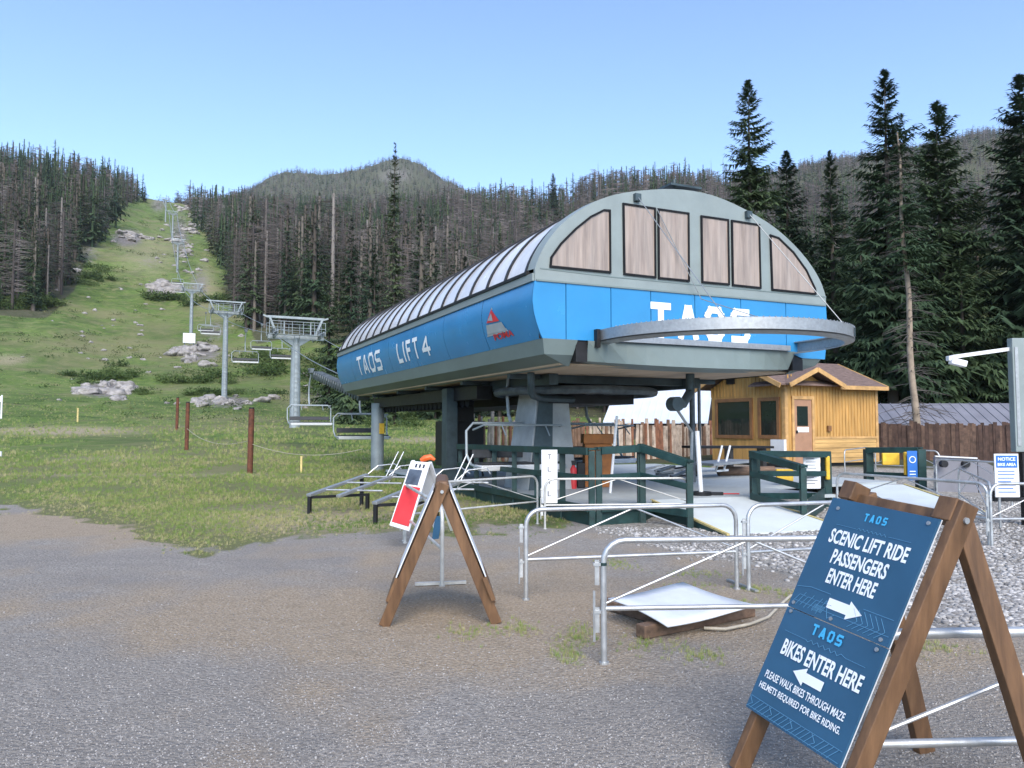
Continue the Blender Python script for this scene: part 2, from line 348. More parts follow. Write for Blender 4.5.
def ground():
    na, nd = Z.shape
    V = np.stack([X, Y, Z], -1).reshape(-1, 3); idx = np.arange(na*nd).reshape(na, nd)
    q = np.stack([idx[:-1, :-1], idx[:-1, 1:], idx[1:, 1:], idx[1:, :-1]], -1).reshape(-1, 4)
    me = fast_mesh('ground', V, q)
    for nm, (r, g, b) in (('zone_a', (grass, cob, np.clip(dirt, 0, 1))), ('zone_b', (forest, rock, tan_))):
        at = me.attributes.new(nm, 'FLOAT_COLOR', 'POINT')
        at.data.foreach_set('color', np.stack([r, g, b, np.ones_like(r)], -1).reshape(-1).astype('f4'))
    me.polygons.foreach_set('use_smooth', np.ones(len(q), bool))
    me.materials.append(ground_mat())
    o = bpy.data.objects.new('ground', me); COL.objects.link(o); o['kind'] = 'structure'; return o
def fast_mesh(name, V, Fc):
    me = bpy.data.meshes.new(name); k = Fc.shape[1]
    me.vertices.add(len(V)); me.vertices.foreach_set('co', np.asarray(V, 'f4').reshape(-1))
    me.loops.add(len(Fc)*k); me.loops.foreach_set('vertex_index', Fc.reshape(-1).astype('i4'))
    me.polygons.add(len(Fc)); me.polygons.foreach_set('loop_start', np.arange(0, len(Fc)*k, k, dtype='i4'))
    me.update(calc_edges=True); me.validate(); return me
def ground_mat():
    m, nt, b = _nt('ground_cover')
    b.inputs['Specular IOR Level'].default_value = 0.25
    A = N(nt, 'ShaderNodeAttribute', attribute_name='zone_a'); B = N(nt, 'ShaderNodeAttribute', attribute_name='zone_b')
    sa = N(nt, 'ShaderNodeSeparateColor'); L(nt, A.outputs[0], sa.inputs[0]); sb = N(nt, 'ShaderNodeSeparateColor'); L(nt, B.outputs[0], sb.inputs[0])
    n1 = tex(nt, 0.9, 7, 0.7, rand=False); n2 = tex(nt, 5.5, 6, 0.7, rand=False); n3 = tex(nt, 38, 5, 0.75, rand=False); nb = tex(nt, 0.12, 5, 0.6, rand=False)
    nc = tex(nt, 0.03, 6, 0.65, rand=False)
    def mask(v, n, k=0.7, sharp=5.0):
        t = math_(nt, 'ADD', v, math_(nt, 'MULTIPLY', math_(nt, 'SUBTRACT', n, 0.5), k))
        return math_(nt, 'MULTIPLY_ADD', math_(nt, 'SUBTRACT', t, 0.5), sharp, 0.5, clamp=True)
    # grey gravel with individual stones
    vo = N(nt, 'ShaderNodeTexVoronoi', ins={'Scale': 42.0, 'Randomness': 1.0}); tc = N(nt, 'ShaderNodeTexCoord'); L(nt, tc.outputs['Object'], vo.inputs['Vector'])
    vb = N(nt, 'ShaderNodeTexVoronoi', ins={'Scale': 19.0, 'Randomness': 1.0}); L(nt, tc.outputs['Object'], vb.inputs['Vector'])
    sv = N(nt, 'ShaderNodeSeparateColor'); L(nt, vo.outputs['Color'], sv.inputs[0])
    g = ramp(nt, sv.outputs[0], [(0.0, (0.179, 0.164, 0.149)), (0.3, (0.294, 0.269, 0.243)), (0.7, (0.420, 0.386, 0.348)), (0.95, (0.525, 0.485, 0.432)), (1.0, (0.630, 0.586, 0.517))])
    g = mixc(nt, 0.40, g, ramp(nt, n3, [(0.35, (0.179, 0.163, 0.146)), (0.65, (0.493, 0.452, 0.404))]))
    g = mixc(nt, ramp(nt, n1, [(0.4, (0, 0, 0)), (0.62, (1, 1, 1))]), g, ramp(nt, n3, [(0.35, (0.200, 0.178, 0.155)), (0.65, (0.483, 0.434, 0.376))]))
    d = ramp(nt, n3, [(0.33, (0.242, 0.187, 0.132)), (0.5, (0.389, 0.313, 0.230)), (0.68, (0.578, 0.480, 0.367))])
    d = mixc(nt, ramp(nt, n2, [(0.5, (0, 0, 0)), (0.75, (.6, .6, .6))]), d, (0.200, 0.167, 0.117))
    pt_ = tex(nt, 0.35, 6, 0.7, rand=False, dist=1.5)
    g = mixc(nt, ramp(nt, pt_, [(0.38, (0, 0, 0)), (0.60, (.75, .75, .75))]), g, mixc(nt, ramp(nt, n3, [(0.35, (0, 0, 0)), (0.65, (1, 1, 1))]), (0.189, 0.174, 0.160), (0.347, 0.321, 0.291)))
    c = mixc(nt, mask(sa.outputs[2], n1, 1.3, 1.5), g, d)
    sv2 = N(nt, 'ShaderNodeSeparateColor'); L(nt, vb.outputs['Color'], sv2.inputs[0])
    cb = ramp(nt, sv2.outputs[0], [(0.0, (0.200, 0.182, 0.160)), (0.5, (0.336, 0.318, 0.287)), (1.0, (0.546, 0.515, 0.461))])
    c = mixc(nt, mask(sa.outputs[1], n1, 0.8, 3.5), c, cb)
    # grass
    gr = ramp(nt, n1, [(0.30, (0.060, 0.105, 0.022)), (0.5, (0.112, 0.175, 0.038)), (0.75, (0.195, 0.24, 0.075))])
    nm = tex(nt, 0.28, 7, 0.75, rand=False, dist=0.8)
    gr = mixc(nt, ramp(nt, nb, [(0.44, (0, 0, 0)), (0.58, (.85, .85, .85))]), gr, ramp(nt, n1, [(0.3, (0.04, 0.075, 0.018)), (0.7, (0.095, 0.14, 0.035))]))
    gr = mixc(nt, ramp(nt, nm, [(0.50, (0, 0, 0)), (0.62, (.8, .8, .8))]), gr, (0.20, 0.20, 0.09))
    gr = mixc(nt, ramp(nt, nm, [(0.36, (.8, .8, .8)), (0.44, (0, 0, 0))]), gr, (0.045, 0.085, 0.022))
    gr = mixc(nt, ramp(nt, nc, [(0.50, (0, 0, 0)), (0.62, (.75, .75, .75))]), gr, (0.21, 0.20, 0.10))
    straw = ramp(nt, n3, [(0.3, (0.24, 0.20, 0.13)), (0.7, (0.46, 0.39, 0.27))])
    gr = mixc(nt, mask(sb.outputs[2], n2, 1.3, 2.0), gr, straw)
    c = mixc(nt, mask(sa.outputs[0], n1, 1.5, 4.0), c, gr)
    ff = ramp(nt, n1, [(0.3, (0.035, 0.042, 0.022)), (0.5, (0.07, 0.075, 0.038)), (0.62, (0.11, 0.10, 0.07)), (0.8, (0.07, 0.095, 0.035))])
    ff = mixc(nt, ramp(nt, nc, [(0.45, (0, 0, 0)), (0.6, (.6, .6, .6))]), ff, (0.075, 0.08, 0.035))
    c = mixc(nt, mask(sb.outputs[0], n2, 0.5, 4.0), c, ff)
    rk = ramp(nt, n1, [(0.3, (0.075, 0.07, 0.068)), (0.5, (0.18, 0.165, 0.155)), (0.75, (0.32, 0.29, 0.265))])
    c = mixc(nt, mask(sb.outputs[1], n1, 1.2, 5.0), c, rk)
    L(nt, c, b.inputs['Base Color']); b.inputs['Roughness'].default_value = 0.95
    hgt = math_(nt, 'ADD', math_(nt, 'MULTIPLY', vo.outputs['Distance'], -0.5), math_(nt, 'ADD', n3, math_(nt, 'MULTIPLY', n2, 0.8)))
    bp = N(nt, 'ShaderNodeBump', ins={'Strength': 0.9, 'Distance': 0.04}); L(nt, hgt, bp.inputs['Height']); L(nt, bp.outputs[0], b.inputs['Normal'])
    return m
ground()

# ------------------------------------------------------------------ scattered instances merged into one mesh (uncountable stuff)
def attr_mat(name, stops, rough=0.8, transl=0.0, nscale=0.0, ncol=None, bump=0):
    m, nt, b = _nt(name)
    a = N(nt, 'ShaderNodeAttribute', attribute_name='tint'); oi = N(nt, 'ShaderNodeObjectInfo')
    f = math_(nt, 'FRACT', math_(nt, 'ADD', a.outputs['Fac'], oi.outputs['Random']))
    c = ramp(nt, f, stops)
    if nscale:
        n = tex(nt, nscale, 4, .6, rand=False); c = mixc(nt, ramp(nt, n, [(.4, (0, 0, 0)), (.7, (1, 1, 1))]), c, ncol)
    L(nt, c, b.inputs['Base Color']); b.inputs['Roughness'].default_value = rough; b.inputs['Specular IOR Level'].default_value = 0.25
    if transl:
        t = N(nt, 'ShaderNodeBsdfTranslucent'); L(nt, c, t.inputs[0]); mx = N(nt, 'ShaderNodeMixShader'); mx.inputs[0].default_value = transl
        L(nt, b.outputs[0], mx.inputs[1]); L(nt, t.outputs[0], mx.inputs[2]); L(nt, mx.outputs[0], nt.nodes['Material Output'].inputs[0])
    return m
M['grass'] = attr_mat('grass_blades', [(0, (0.095, 0.18, 0.035)), (.3, (0.165, 0.275, 0.055)), (.55, (0.26, 0.35, 0.095)), (.8, (0.42, 0.39, 0.18)), (1, (0.58, 0.50, 0.30))], .7, .3)
M['stone'] = attr_mat('gravel_stones', [(0, (0.17, 0.162, 0.155)), (.4, (0.27, 0.258, 0.248)), (.8, (0.36, 0.345, 0.33)), (1, (0.42, 0.40, 0.38))], .9)
M['cobble'] = attr_mat('coarse_gravel_stones', [(0, (0.17, 0.162, 0.155)), (.4, (0.27, 0.26, 0.25)), (.8, (0.40, 0.39, 0.375)), (1, (0.54, 0.52, 0.50))], .9)
M['spruce'] = attr_mat('spruce_needles', [(0, (0.030, 0.056, 0.030)), (.4, (0.046, 0.080, 0.038)), (.8, (0.072, 0.110, 0.048)), (1, (0.11, 0.13, 0.065))], .75, .12)
M['dead'] = attr_mat('burnt_branches', [(0, (0.050, 0.046, 0.043)), (.5, (0.082, 0.072, 0.067)), (.85, (0.12, 0.102, 0.096)), (1, (0.18, 0.16, 0.15))], .9)
M['bark'] = attr_mat('conifer_bark', [(0, (0.05, 0.042, 0.036)), (.6, (0.09, 0.075, 0.062)), (1, (0.15, 0.13, 0.11))], .95)
M['deadtrunk'] = attr_mat('bleached_trunk', [(0, (0.055, 0.047, 0.044)), (.6, (0.085, 0.073, 0.068)), (.85, (0.13, 0.115, 0.105)), (1, (0.24, 0.215, 0.195))], .9)
M['palebark'] = pmat('pale_bare_trunk', (0.30, 0.24, 0.18), .9, 0, .25, 3, .3, 20)
M['shrub'] = attr_mat('shrub_leaves', [(0, (0.042, 0.075, 0.022)), (.5, (0.075, 0.12, 0.034)), (1, (0.13, 0.18, 0.06))], .7, .25)
M['boulder'] = pmat('granite_boulder', (0.33, 0.31, 0.295), .9, 0, .3, 1.6, .5, 9, grime=.5, grimecol=(0.09, 0.085, 0.075), bdist=.08)
def merge(name, protos, pos, scl, rot, pid, mat, tint=None, sz=None):
    """protos: list of (V,F) triangle meshes; copies them to pos with scale scl and z rotation"""
    Vs = []; Fs = []; Ts = []; base = 0
    for k, (V, Fc) in enumerate(protos):
        s = np.where(pid == k)[0]
        if not len(s): continue
        c = np.cos(rot[s])[:, None]; sn = np.sin(rot[s])[:, None]; S = scl[s][:, None]; SZ = S if sz is None else sz[s][:, None]
        x = (V[None, :, 0]*c-V[None, :, 1]*sn)*S+pos[s, 0][:, None]; y = (V[None, :, 0]*sn+V[None, :, 1]*c)*S+pos[s, 1][:, None]; z = V[None, :, 2]*SZ+pos[s, 2][:, None]
        Vs.append(np.stack([x, y, z], -1).reshape(-1, 3))
        Fs.append((Fc[None]+(np.arange(len(s))*len(V))[:, None, None]+base).reshape(-1, Fc.shape[1]))
        t = RNG.random(len(s)) if tint is None else tint[s]
        Ts.append(np.repeat(t, len(V))); base += len(s)*len(V)
    V = np.concatenate(Vs); Fc = np.concatenate(Fs); me = fast_mesh(name, V, Fc)
    at = me.attributes.new('tint', 'FLOAT', 'POINT'); at.data.foreach_set('value', np.concatenate(Ts).astype('f4')*.999)
    me.materials.append(M[mat]); o = bpy.data.objects.new(name, me); COL.objects.link(o); return o

def lump(seed, sub=1, rough=.25, flat=.7):
    import bmesh
    b = bmesh.new(); bmesh.ops.create_icosphere(b, subdivisions=sub, radius=1)
    for v in b.verts:
        n = mnoise.noise(v.co*1.3+Vector((seed*3.1, 0, 0))); n2 = mnoise.noise(v.co*3+Vector((0, seed, 0)))
        v.co *= 1+rough*1.6*n+rough*.6*n2; v.co.z *= flat
    V = np.array([v.co[:] for v in b.verts]); Fc = np.array([[v.index for v in f_.verts] for f_ in b.faces]); b.free(); return V, Fc
stones = [lump(i, 1, .35, .6) for i in range(6)]
def scatter_ground(n, px0, px1, py0, py1, power=1.0):
    """random ground points whose density falls off with distance"""
    px = RNG.uniform(px0, px1, n); py = py0+(py1-py0)*RNG.random(n)**power
    x = np.zeros(n); y = np.zeros(n)
    u = (px-512)/F; v = (384-py)/F; k = -H/(ST+v*CT); x = u*k; y = (CT-v*ST)*k
    return x, y, px, py
# coarse pale stones beside the ramps
x, y, px, py = scatter_ground(26000, 590, 1090, 498, 640)
lim = np.interp(px, [560, 600, 640, 680, 760, 850, 940, 1024, 1300], [505, 530, 539, 550, 562, 590, 620, 630, 640])+RNG.normal(0, 5, len(px))
k = (py < lim)&(py > np.interp(px, [590, 690, 740, 1090], [528, 528, 505, 490])); x, y = x[k], y[k]
o = merge('coarse_gravel', stones, np.stack([x, y, TZ(x, y)+.004], -1), RNG.uniform(.012, .036, len(x)), RNG.uniform(0, 6.28, len(x)), RNG.integers(0, 6, len(x)), 'cobble')
tag(o, 'coarse pale grey gravel spread around the ramps and barriers', None, kind='stuff')
# fine stones on the track
x, y, px, py = scatter_ground(42000, -40, 1080, 530, 800, .75)
o = merge('fine_gravel', [lump(i+20, 1, .3, .6) for i in range(4)], np.stack([x, y, TZ(x, y)+.001], -1), np.abs(RNG.normal(0, .0022, len(x)))+.0022+(RNG.random(len(x)) > .996)*.004, RNG.uniform(0, 6.28, len(x)), RNG.integers(0, 4, len(x)), 'stone', tint=RNG.random(len(x)))
tag(o, 'fine grey gravel scattered over the track in the foreground', None, kind='stuff')
# grass blades
def tuft(seed, n=9, h=1.0, spread=.45):
    r = np.random.default_rng(seed); V = []; Fc = []
    for i in range(n):
        a = r.uniform(0, 6.28); p = np.array([math.cos(a), math.sin(a), 0])*r.uniform(0, spread); q = np.array([math.cos(a+.6), math.sin(a+.6), 0])
        w = np.array([-q[1], q[0], 0])*.05; l = h*r.uniform(.5, 1.1); lean = r.uniform(.1, .7)
        b = len(V); V += [p-w, p+w, p+q*lean*.35*l+np.array([0, 0, l*.65])-w*.5, p+q*lean*.35*l+np.array([0, 0, l*.65])+w*.5, p+q*lean*l+np.array([0, 0, l])]
        Fc += [(b, b+1, b+3), (b, b+3, b+2), (b+2, b+3, b+4)]
    return np.array(V), np.array(Fc)
tufts = [tuft(i) for i in range(6)]
x, y, px, py = scatter_ground(80000, -60, 700, 432, 556, .95)
gl = np.interp(px, [-300, 0, 40, 100, 160, 200, 250, 300, 345, 420, 480, 560, 620, 690], [500, 508, 512, 526, 545, 552, 546, 538, 533, 536, 534, 528, 505, 470])+RNG.normal(0, 5, len(px))+np.array([mnoise.noise(Vector((a*.9, b_*.6, 7)))*11+mnoise.noise(Vector((a*3.3, b_*2.2, 2)))*8 for a, b_ in zip(x, y)])
dens = np.array([mnoise.noise(Vector((a*.5, b_*.5, 2))) for a, b_ in zip(x, y)])
fade = np.clip((gl-py)/22, 0.0, 1)
tr_ = np.exp(-(((px-50)/100)**2+((py-431)/3.5)**2)*1.0)+.8*np.exp(-(((px-120)/50)**2+((py-458)/5)**2))+.7*np.exp(-(((px-40)/70)**2+((py-462)/4)**2))
k = (RNG.random(len(px)) > tr_*1.3)&(py < gl)&(RNG.random(len(x)) < .12+.88*fade)&(dens+RNG.normal(0, .2, len(x)) > -.25)&(y < 110)&~((px > 590)&(y < 40))
x, y, py = x[k], y[k], py[k]; fd = fade[k]; dn = dens[k]
z = TZ(x, y); 
px = px[k]; tn = np.clip(.17+.15*RNG.normal(0, 1, len(x))+(1-fd)*.30+dn*.35+.30*np.clip((px-220)/120, 0, 1)*np.clip((py-492)/25, 0, 1), 0, .98)
o = merge('meadow_grass', tufts, np.stack([x, y, z-.01], -1), RNG.uniform(.035, .095, len(x))*np.clip(y/17, .8, 2.4)*(.6+.4*fd), RNG.uniform(0, 6.28, len(x)), RNG.integers(0, 6, len(x)), 'grass', tint=tn)
tag(o, 'short green and straw coloured grass of the meadow', None, kind='stuff')
# small weeds on the bare dirt
cl = [(360, 636, 0), (470, 633, 16), (520, 628, 12), (575, 640, 14), (580, 633, 12), (650, 645, 22), (700, 655, 22), (760, 590, 22), (745, 605, 18), (700, 575, 20), (690, 588, 16), (930, 648, 22), (795, 595, 14), (620, 565, 12), (568, 655, 10)]
xs = []; ys = []
for (a, b_, r) in cl:
    if r == 0: continue
    g0 = G(a, b_); n = 90
    xs += list(g0[0]+RNG.normal(0, r/F*g0[1]*.8, n)); ys += list(g0[1]+RNG.normal(0, .12, n))
xs = np.array(xs); ys = np.array(ys)
o = merge('dirt_weeds', tufts, np.stack([xs, ys, TZ(xs, ys)-.005], -1), RNG.uniform(.014, .045, len(xs)), RNG.uniform(0, 6.28, len(xs)), RNG.integers(0, 6, len(xs)), 'grass', tint=RNG.uniform(.1, .5, len(xs)))
tag(o, 'small green weeds in the trodden dirt by the barriers', None, kind='stuff')
# ------------------------------------------------------------------ trees
def tri_needles(P, D, Wd):
    """triangles: base centre P, direction*length D, half width Wd"""
    V = np.stack([P-Wd, P+Wd, P+D], 1).reshape(-1, 3); return V, np.arange(len(V)).reshape(-1, 3)
def spruce_mesh(seed, h, R, crown0=.08, branches=300, per=12, droop=.25, gaps=.15, twig=.28, power=.85, wid=.16):
    r = np.random.default_rng(seed)
    t = np.sort(r.uniform(0, 1, branches)**1.15); z = h*(crown0+(1-crown0)*t)
    Lb = R*np.clip((1-t), 0, 1)**power*r.uniform(.62, 1.1, branches)+.12*R*(1-t)**.3*.6
    wave = 1+.16*np.sin(t*h*2.2+seed)+.1*np.sin(t*h*5.1+seed*2)
    Lb = Lb*wave; az = r.uniform(0, 6.283, branches)
    keep = r.random(branches) > gaps; z, Lb, az, t = z[keep], Lb[keep], az[keep], t[keep]; n = len(z)
    el = np.interp(t, [0, .5, .85, 1], [-droop*1.2, -droop*.6, .25, 1.1])+r.normal(0, .09, n)
    u = np.tile(np.linspace(.12, 1, per), (n, 1))+r.normal(0, .03, (n, per))
    dirh = np.stack([np.cos(az), np.sin(az)], -1)
    rad = Lb[:, None]*u*np.cos(el)[:, None]
    zz = z[:, None]+Lb[:, None]*u*np.sin(el)[:, None]-droop*.35*Lb[:, None]*u*u+.22*Lb[:, None]*u**3
    P = np.stack([dirh[:, 0, None]*rad, dirh[:, 1, None]*rad, zz], -1)
    side = np.where(np.arange(per) % 2 == 0, 1, -1)[None]*r.uniform(.35, 1.15, (n, per))
    side[:, -1] = 0
    a2 = az[:, None]+side
    ln = (twig*Lb[:, None]*(1.1-u*.75)+.10*R*.5)*r.uniform(.7, 1.3, (n, per))
    dz = -r.uniform(.15, .75, (n, per))*ln+np.sin(el)[:, None]*ln*.5
    D = np.stack([np.cos(a2)*ln, np.sin(a2)*ln, dz], -1)
    wv = np.stack([-np.sin(a2), np.cos(a2), r.uniform(-.5, .5, (n, per))], -1)*(wid*ln*r.uniform(.8, 1.5, (n, per)))[..., None]
    V, Fc = tri_needles(P.reshape(-1, 3), D.reshape(-1, 3), wv.reshape(-1, 3))
    return V, Fc
def trunk_mesh(h, r0, n=7, seed=0, seg=8, lean=.0):
    V = []; Fc = []
    for i in range(seg+1):
        t = i/seg; rr = r0*(1-t)**.9+.01; z = h*t; ox = lean*h*t*t+.02*math.sin(t*7+seed)*r0*6*t
        for k in range(n):
            a = 2*math.pi*k/n; V.append((ox+rr*math.cos(a), rr*math.sin(a), z-.3*(i == 0)))
    for i in range(seg):
        for k in range(n):
            a, b = i*n+k, i*n+(k+1) % n; Fc += [(a, b, b+n), (a, b+n, a+n)]
    return np.array(V), np.array(Fc)
def snag_mesh(seed, h, r0, twigs=40, L_=1.0, wid=.05, n=5):
    V1, F1 = trunk_mesh(h, r0, n, seed, 5); r = np.random.default_rng(seed)
    z = h*r.uniform(.18, .98, twigs); t = z/h; az = r.uniform(0, 6.28, twigs); ln = L_*(1.15-t)*r.uniform(.4, 1.2, twigs)+.2
    P = np.stack([0*z, 0*z, z], -1); D = np.stack([np.cos(az)*ln, np.sin(az)*ln, r.uniform(-.35, .25, twigs)*ln], -1)
    w = np.stack([-np.sin(az)*.3, np.cos(az)*.3, np.ones(twigs)], -1)*wid
    V2, F2 = tri_needles(P, D, w)
    return (V1, F1), (V2, F2)
def cat(*ms):
    V = []; Fc = []; b = 0
    for v, f_ in ms: V.append(v); Fc.append(f_+b); b += len(v)
    return np.concatenate(V), np.concatenate(Fc)
def mobj(name, VF, mat, parent=None):
    me = fast_mesh(name, *VF); me.materials.append(M[mat]); o = bpy.data.objects.new(name, me); COL.objects.link(o)
    if parent: o.parent = parent; OFF[o.name] = (0, 0, 0)
    return o
# --- big spruces close behind the cabin and the terminal: each its own shape
BIG = [ # px, top py, distance, crown radius, crown start, gaps, label
 (748, 78, 52, 2.9, .25, .25, 'tall slim spruce rising highest just right of the curved terminal roof'),
 (786, 150, 56, 3.0, .05, .08, 'dense dark spruce beside the right shoulder of the terminal roof'),
 (830, 150, 60, 2.7, .02, .04, 'narrow pointed spruce standing alone against the brown hill right of the terminal'),
 (884, 68, 47, 2.9, .16, .12, 'tallest spruce, behind the wooden cabin and left of the pale bare trunk'),
 (936, 101, 50, 4.0, .05, .1, 'tall spruce with a dark pointed top just right of the pale bare trunk'),
 (1019, 75, 47, 3.9, .06, .08, 'big spruce at the right edge of the view above the camera post'),
 (975, 192, 58, 3.6, .03, .08, 'shorter spruce filling the gap left of the one at the right edge'),
 (860, 225, 64, 3.8, .02, .06, 'low dense spruce behind the cabin roof, right of the narrow pointed one'),
 (905, 240, 48, 3.4, .18, .2, 'low loose spruce in front of the forest above the grey roof'),
 (722, 205, 66, 3.2, .03, .1, 'dark spruce half hidden by the top of the terminal arch'),
 (808, 235, 70, 3.6, .02, .08, 'squat dark spruce in the gap between two pointed ones right of the terminal'),
 (960, 262, 47, 3.2, .2, .25, 'ragged low spruce over the grey metal roof with drooping grey twigs'),
 (765, 240, 74, 3.6, .02, .08, 'broad dark spruce low behind the right shoulder of the terminal'),
 (1050, 150, 56, 4.0, .03, .08, 'spruce whose left branches just enter at the right edge'),
 (700, 232, 80, 3.4, .02, .1, 'small spruce behind the terminal roof, furthest left of the near ones'),
]
for i, (px, py, d, R, c0, gaps, lab) in enumerate(BIG):
    top = W(px, py, d); x, y = top[0], top[1]; z0 = float(TZ(x, y)); h = top[2]-z0
    t = thing('spruce_tree', lab, 'tree', (x, y, z0-.1), rotz=i*1.3, group='tall spruces behind the cabin and terminal', local=True)
    mobj('trunk', trunk_mesh(h*.97, .16+h*.008, 9, i, 9), 'bark', t)
    nb = int(h*24); R2 = R*1.3
    mobj('crown', spruce_mesh(40+i, h, R2, c0, nb, 30, .28 if i not in (8, 11) else .45, gaps*.8, .20, .74, .13), 'spruce', t)
rr0 = random.Random(21)
for i in range(26):      # the dark wall of younger spruces between and behind the tall ones
    px = 700+i*15+rr0.uniform(-9, 9); d = rr0.uniform(66, 96); py = rr0.uniform(225, 300) if i % 3 else rr0.uniform(195, 240)
    top = W(px, py, d); x, y = top[0], top[1]; z0 = float(TZ(x, y)); h = top[2]-z0
    if i < 6:
        t = thing('spruce_tree', 'dark young spruce in the dense row behind the cabin and the tall spruces', 'tree', (x, y, z0-.1), rotz=i*1.3, group='young spruces behind the cabin', local=True)
        mobj('trunk', trunk_mesh(h*.97, .12+h*.007, 7, i, 6), 'bark', t)
        mobj('crown', spruce_mesh(140+i, h, 3.6, .02, 460, 22, .3, .1, .19, .7, .13), 'spruce', t)
        if i == 0: protoY = []
        protoY.append((t, h))
    else:
        pt_, ph = protoY[i % 6]; dup(pt_, (x, y, z0-.1), rr0.uniform(0, 6), None, None, (max(.8, h/ph),)*3)
# the pale bare trunk in front of them
b0 = W(918, 452, 33); tp = W(897, 132, 33); t = thing('bare_conifer', 'pale bare trunk with thin dead twigs leaning in front of the dark spruces', 'tree', (b0[0], b0[1], float(TZ(b0[0], b0[1]))))
mb = MB(); P0 = np.array([b0[0], b0[1], float(TZ(b0[0], b0[1]))-.2]); P1 = np.array([tp[0], tp[1], tp[2]])
pts = [P0+(P1-P0)*k/12+np.array([.06*math.sin(k*1.3), 0, 0]) for k in range(13)]
mb.tube(pts, [.15*(1-k/13)**.8+.015 for k in range(13)], 10).build('trunk', 'palebark', t, smooth=True)
mb = MB(); rr = random.Random(4)
for k in range(190):
    u = rr.uniform(.12, .97); p = P0+(P1-P0)*u; a = rr.uniform(0, 6.28); l = rr.uniform(.4, 2.0)*(1.05-u*.7)
    q = p+np.array([math.cos(a)*l, math.sin(a)*l, -l*rr.uniform(-.1, .5)]); mb.tube([p, (p+q)/2+np.array([0, 0, .06]), q], [.018, .012, .004], 4)
    if rr.random() < .8:
        m_ = (p+q)/2
        for s_ in (-1, 1): mb.tube([m_, m_+np.array([math.cos(a+s_*.7)*l*.4, math.sin(a+s_*.7)*l*.4, -.12])], [.009, .003], 4)
mb.build('twigs', 'deadtrunk', t)
V, Fc = spruce_mesh(77, 6.6, 1.3, .0, 230, 18, .3, .2, .26, .8)
cr = mobj('crown', (V+(P0+(P1-P0)*.60-np.array(OFF[t.name])), Fc), 'spruce', t)

# --- forest on the hills
def fill(d0, d1, spacing, pxa=-90, pxb=1110):
    a0, a1 = math.atan((pxa-512)/F), math.atan((pxb-512)/F)
    n = int((d1*d1-d0*d0)/2*(a1-a0)/(spacing*spacing))
    d = np.sqrt(RNG.uniform(d0*d0, d1*d1, n)); a = RNG.uniform(a0, a1, n)
    x = d*np.sin(a); y = d*np.cos(a); px = 512+F*np.tan(a); return x, y, y, px
def keep_forest(x, y, px):
    d = y; left = (px < forest_edge_left(d)+RNG.normal(0, 3, len(px)))&(d > 165)
    right = (px > forest_edge_right(d)+RNG.normal(0, 3, len(px)))&(d > 100)
    k = left | right
    z = TZ(x, y); sx, sy = project(x, y, z)
    k &= ~((((sx-365)/16)**2+((sy-224)/6)**2) < 1)                     # pale clearing
    thin = np.exp(-(((sx-560)/80)**2+((sy-214)/18)**2)*1.2); k &= RNG.random(len(px)) > thin*.85
    crag = np.exp(-(((sx-398)/40)**2+((sy-180)/16)**2)); k &= RNG.random(len(px)) > crag*.35
    return k, z, sx, sy
def dead_prob(px, sy, d):
    p = np.interp(px, [-50, 130, 180, 330, 420, 560, 720, 800, 1024], [.24, .22, .28, .32, .42, .58, .50, .45, .55])
    return np.where(d > 640, p*.75, p)
near = fill(100, 230, 3.9); mid = fill(230, 400, 4.5); mid2 = fill(400, 660, 5.7)
x, y, d, px = [np.concatenate(q) for q in zip(near, mid, mid2)]
k, z, sx, sy = keep_forest(x, y, px); x, y, d, px, z, sx, sy = [q[k] for q in (x, y, d, px, z, sx, sy)]
isdead = RNG.random(len(x)) < dead_prob(px, sy, d)
hh = RNG.normal(19, 4.5, len(x)).clip(8, 31)*np.where(isdead, .92, 1.0)*np.interp(d, [100, 300, 660], [1.05, 1, .85])
# young growth in the right-hand foreground gap is lower
sizepx = hh/d
SP = []; 
for i in range(7):
    SP.append((trunk_mesh(1.0*.97, .011, 5, i, 4), spruce_mesh(200+i, 1.0, .125+.014*(i % 3), .08+.05*(i % 4), 150, 7, .3, .14, .34, .72, .24)))
SPL = [cat(trunk_mesh(.97, .012, 3, i, 1), spruce_mesh(300+i, 1.0, .13+.015*(i % 3), .08+.04*(i % 3), 60, 4, .3, .1, .46, .72, .34)) for i in range(6)]
DS = []
for i in range(7):
    a, b_ = snag_mesh(400+i, 1.0, .0080, 170, .065, .0024, 5); DS.append((a, b_))
DSL = [snag_mesh(450+i, 1.0, .0085, 48, .085, .008, 3) for i in range(5)]
# the 300 that stand largest of each kind are trees of their own
def regions(px, d):
    if px < 175: return 'left'
    if px < 420: return 'centre'
    return 'right'
LABS = {('s', 'left'): ('dark living spruce in the wood left of the grassy ski run', 'living spruces left of the ski run'),
        ('s', 'centre'): ('dark living spruce in the wood right of the lift line, behind the towers', 'living spruces right of the lift line'),
        ('s', 'right'): ('dark living spruce on the burnt hillside behind the terminal', 'living spruces behind the terminal'),
        ('d', 'left'): ('grey brown burnt bare tree in the wood left of the grassy ski run', 'burnt bare trees left of the ski run'),
        ('d', 'centre'): ('grey brown burnt bare tree in the wood right of the lift line, behind the towers', 'burnt bare trees right of the lift line'),
        ('d', 'right'): ('grey brown burnt bare tree on the hillside behind the terminal', 'burnt bare trees behind the terminal')}
def zlab(kind, i): return LABS[(kind, regions(px[i], d[i]))]
protoS = {}; protoD = {}
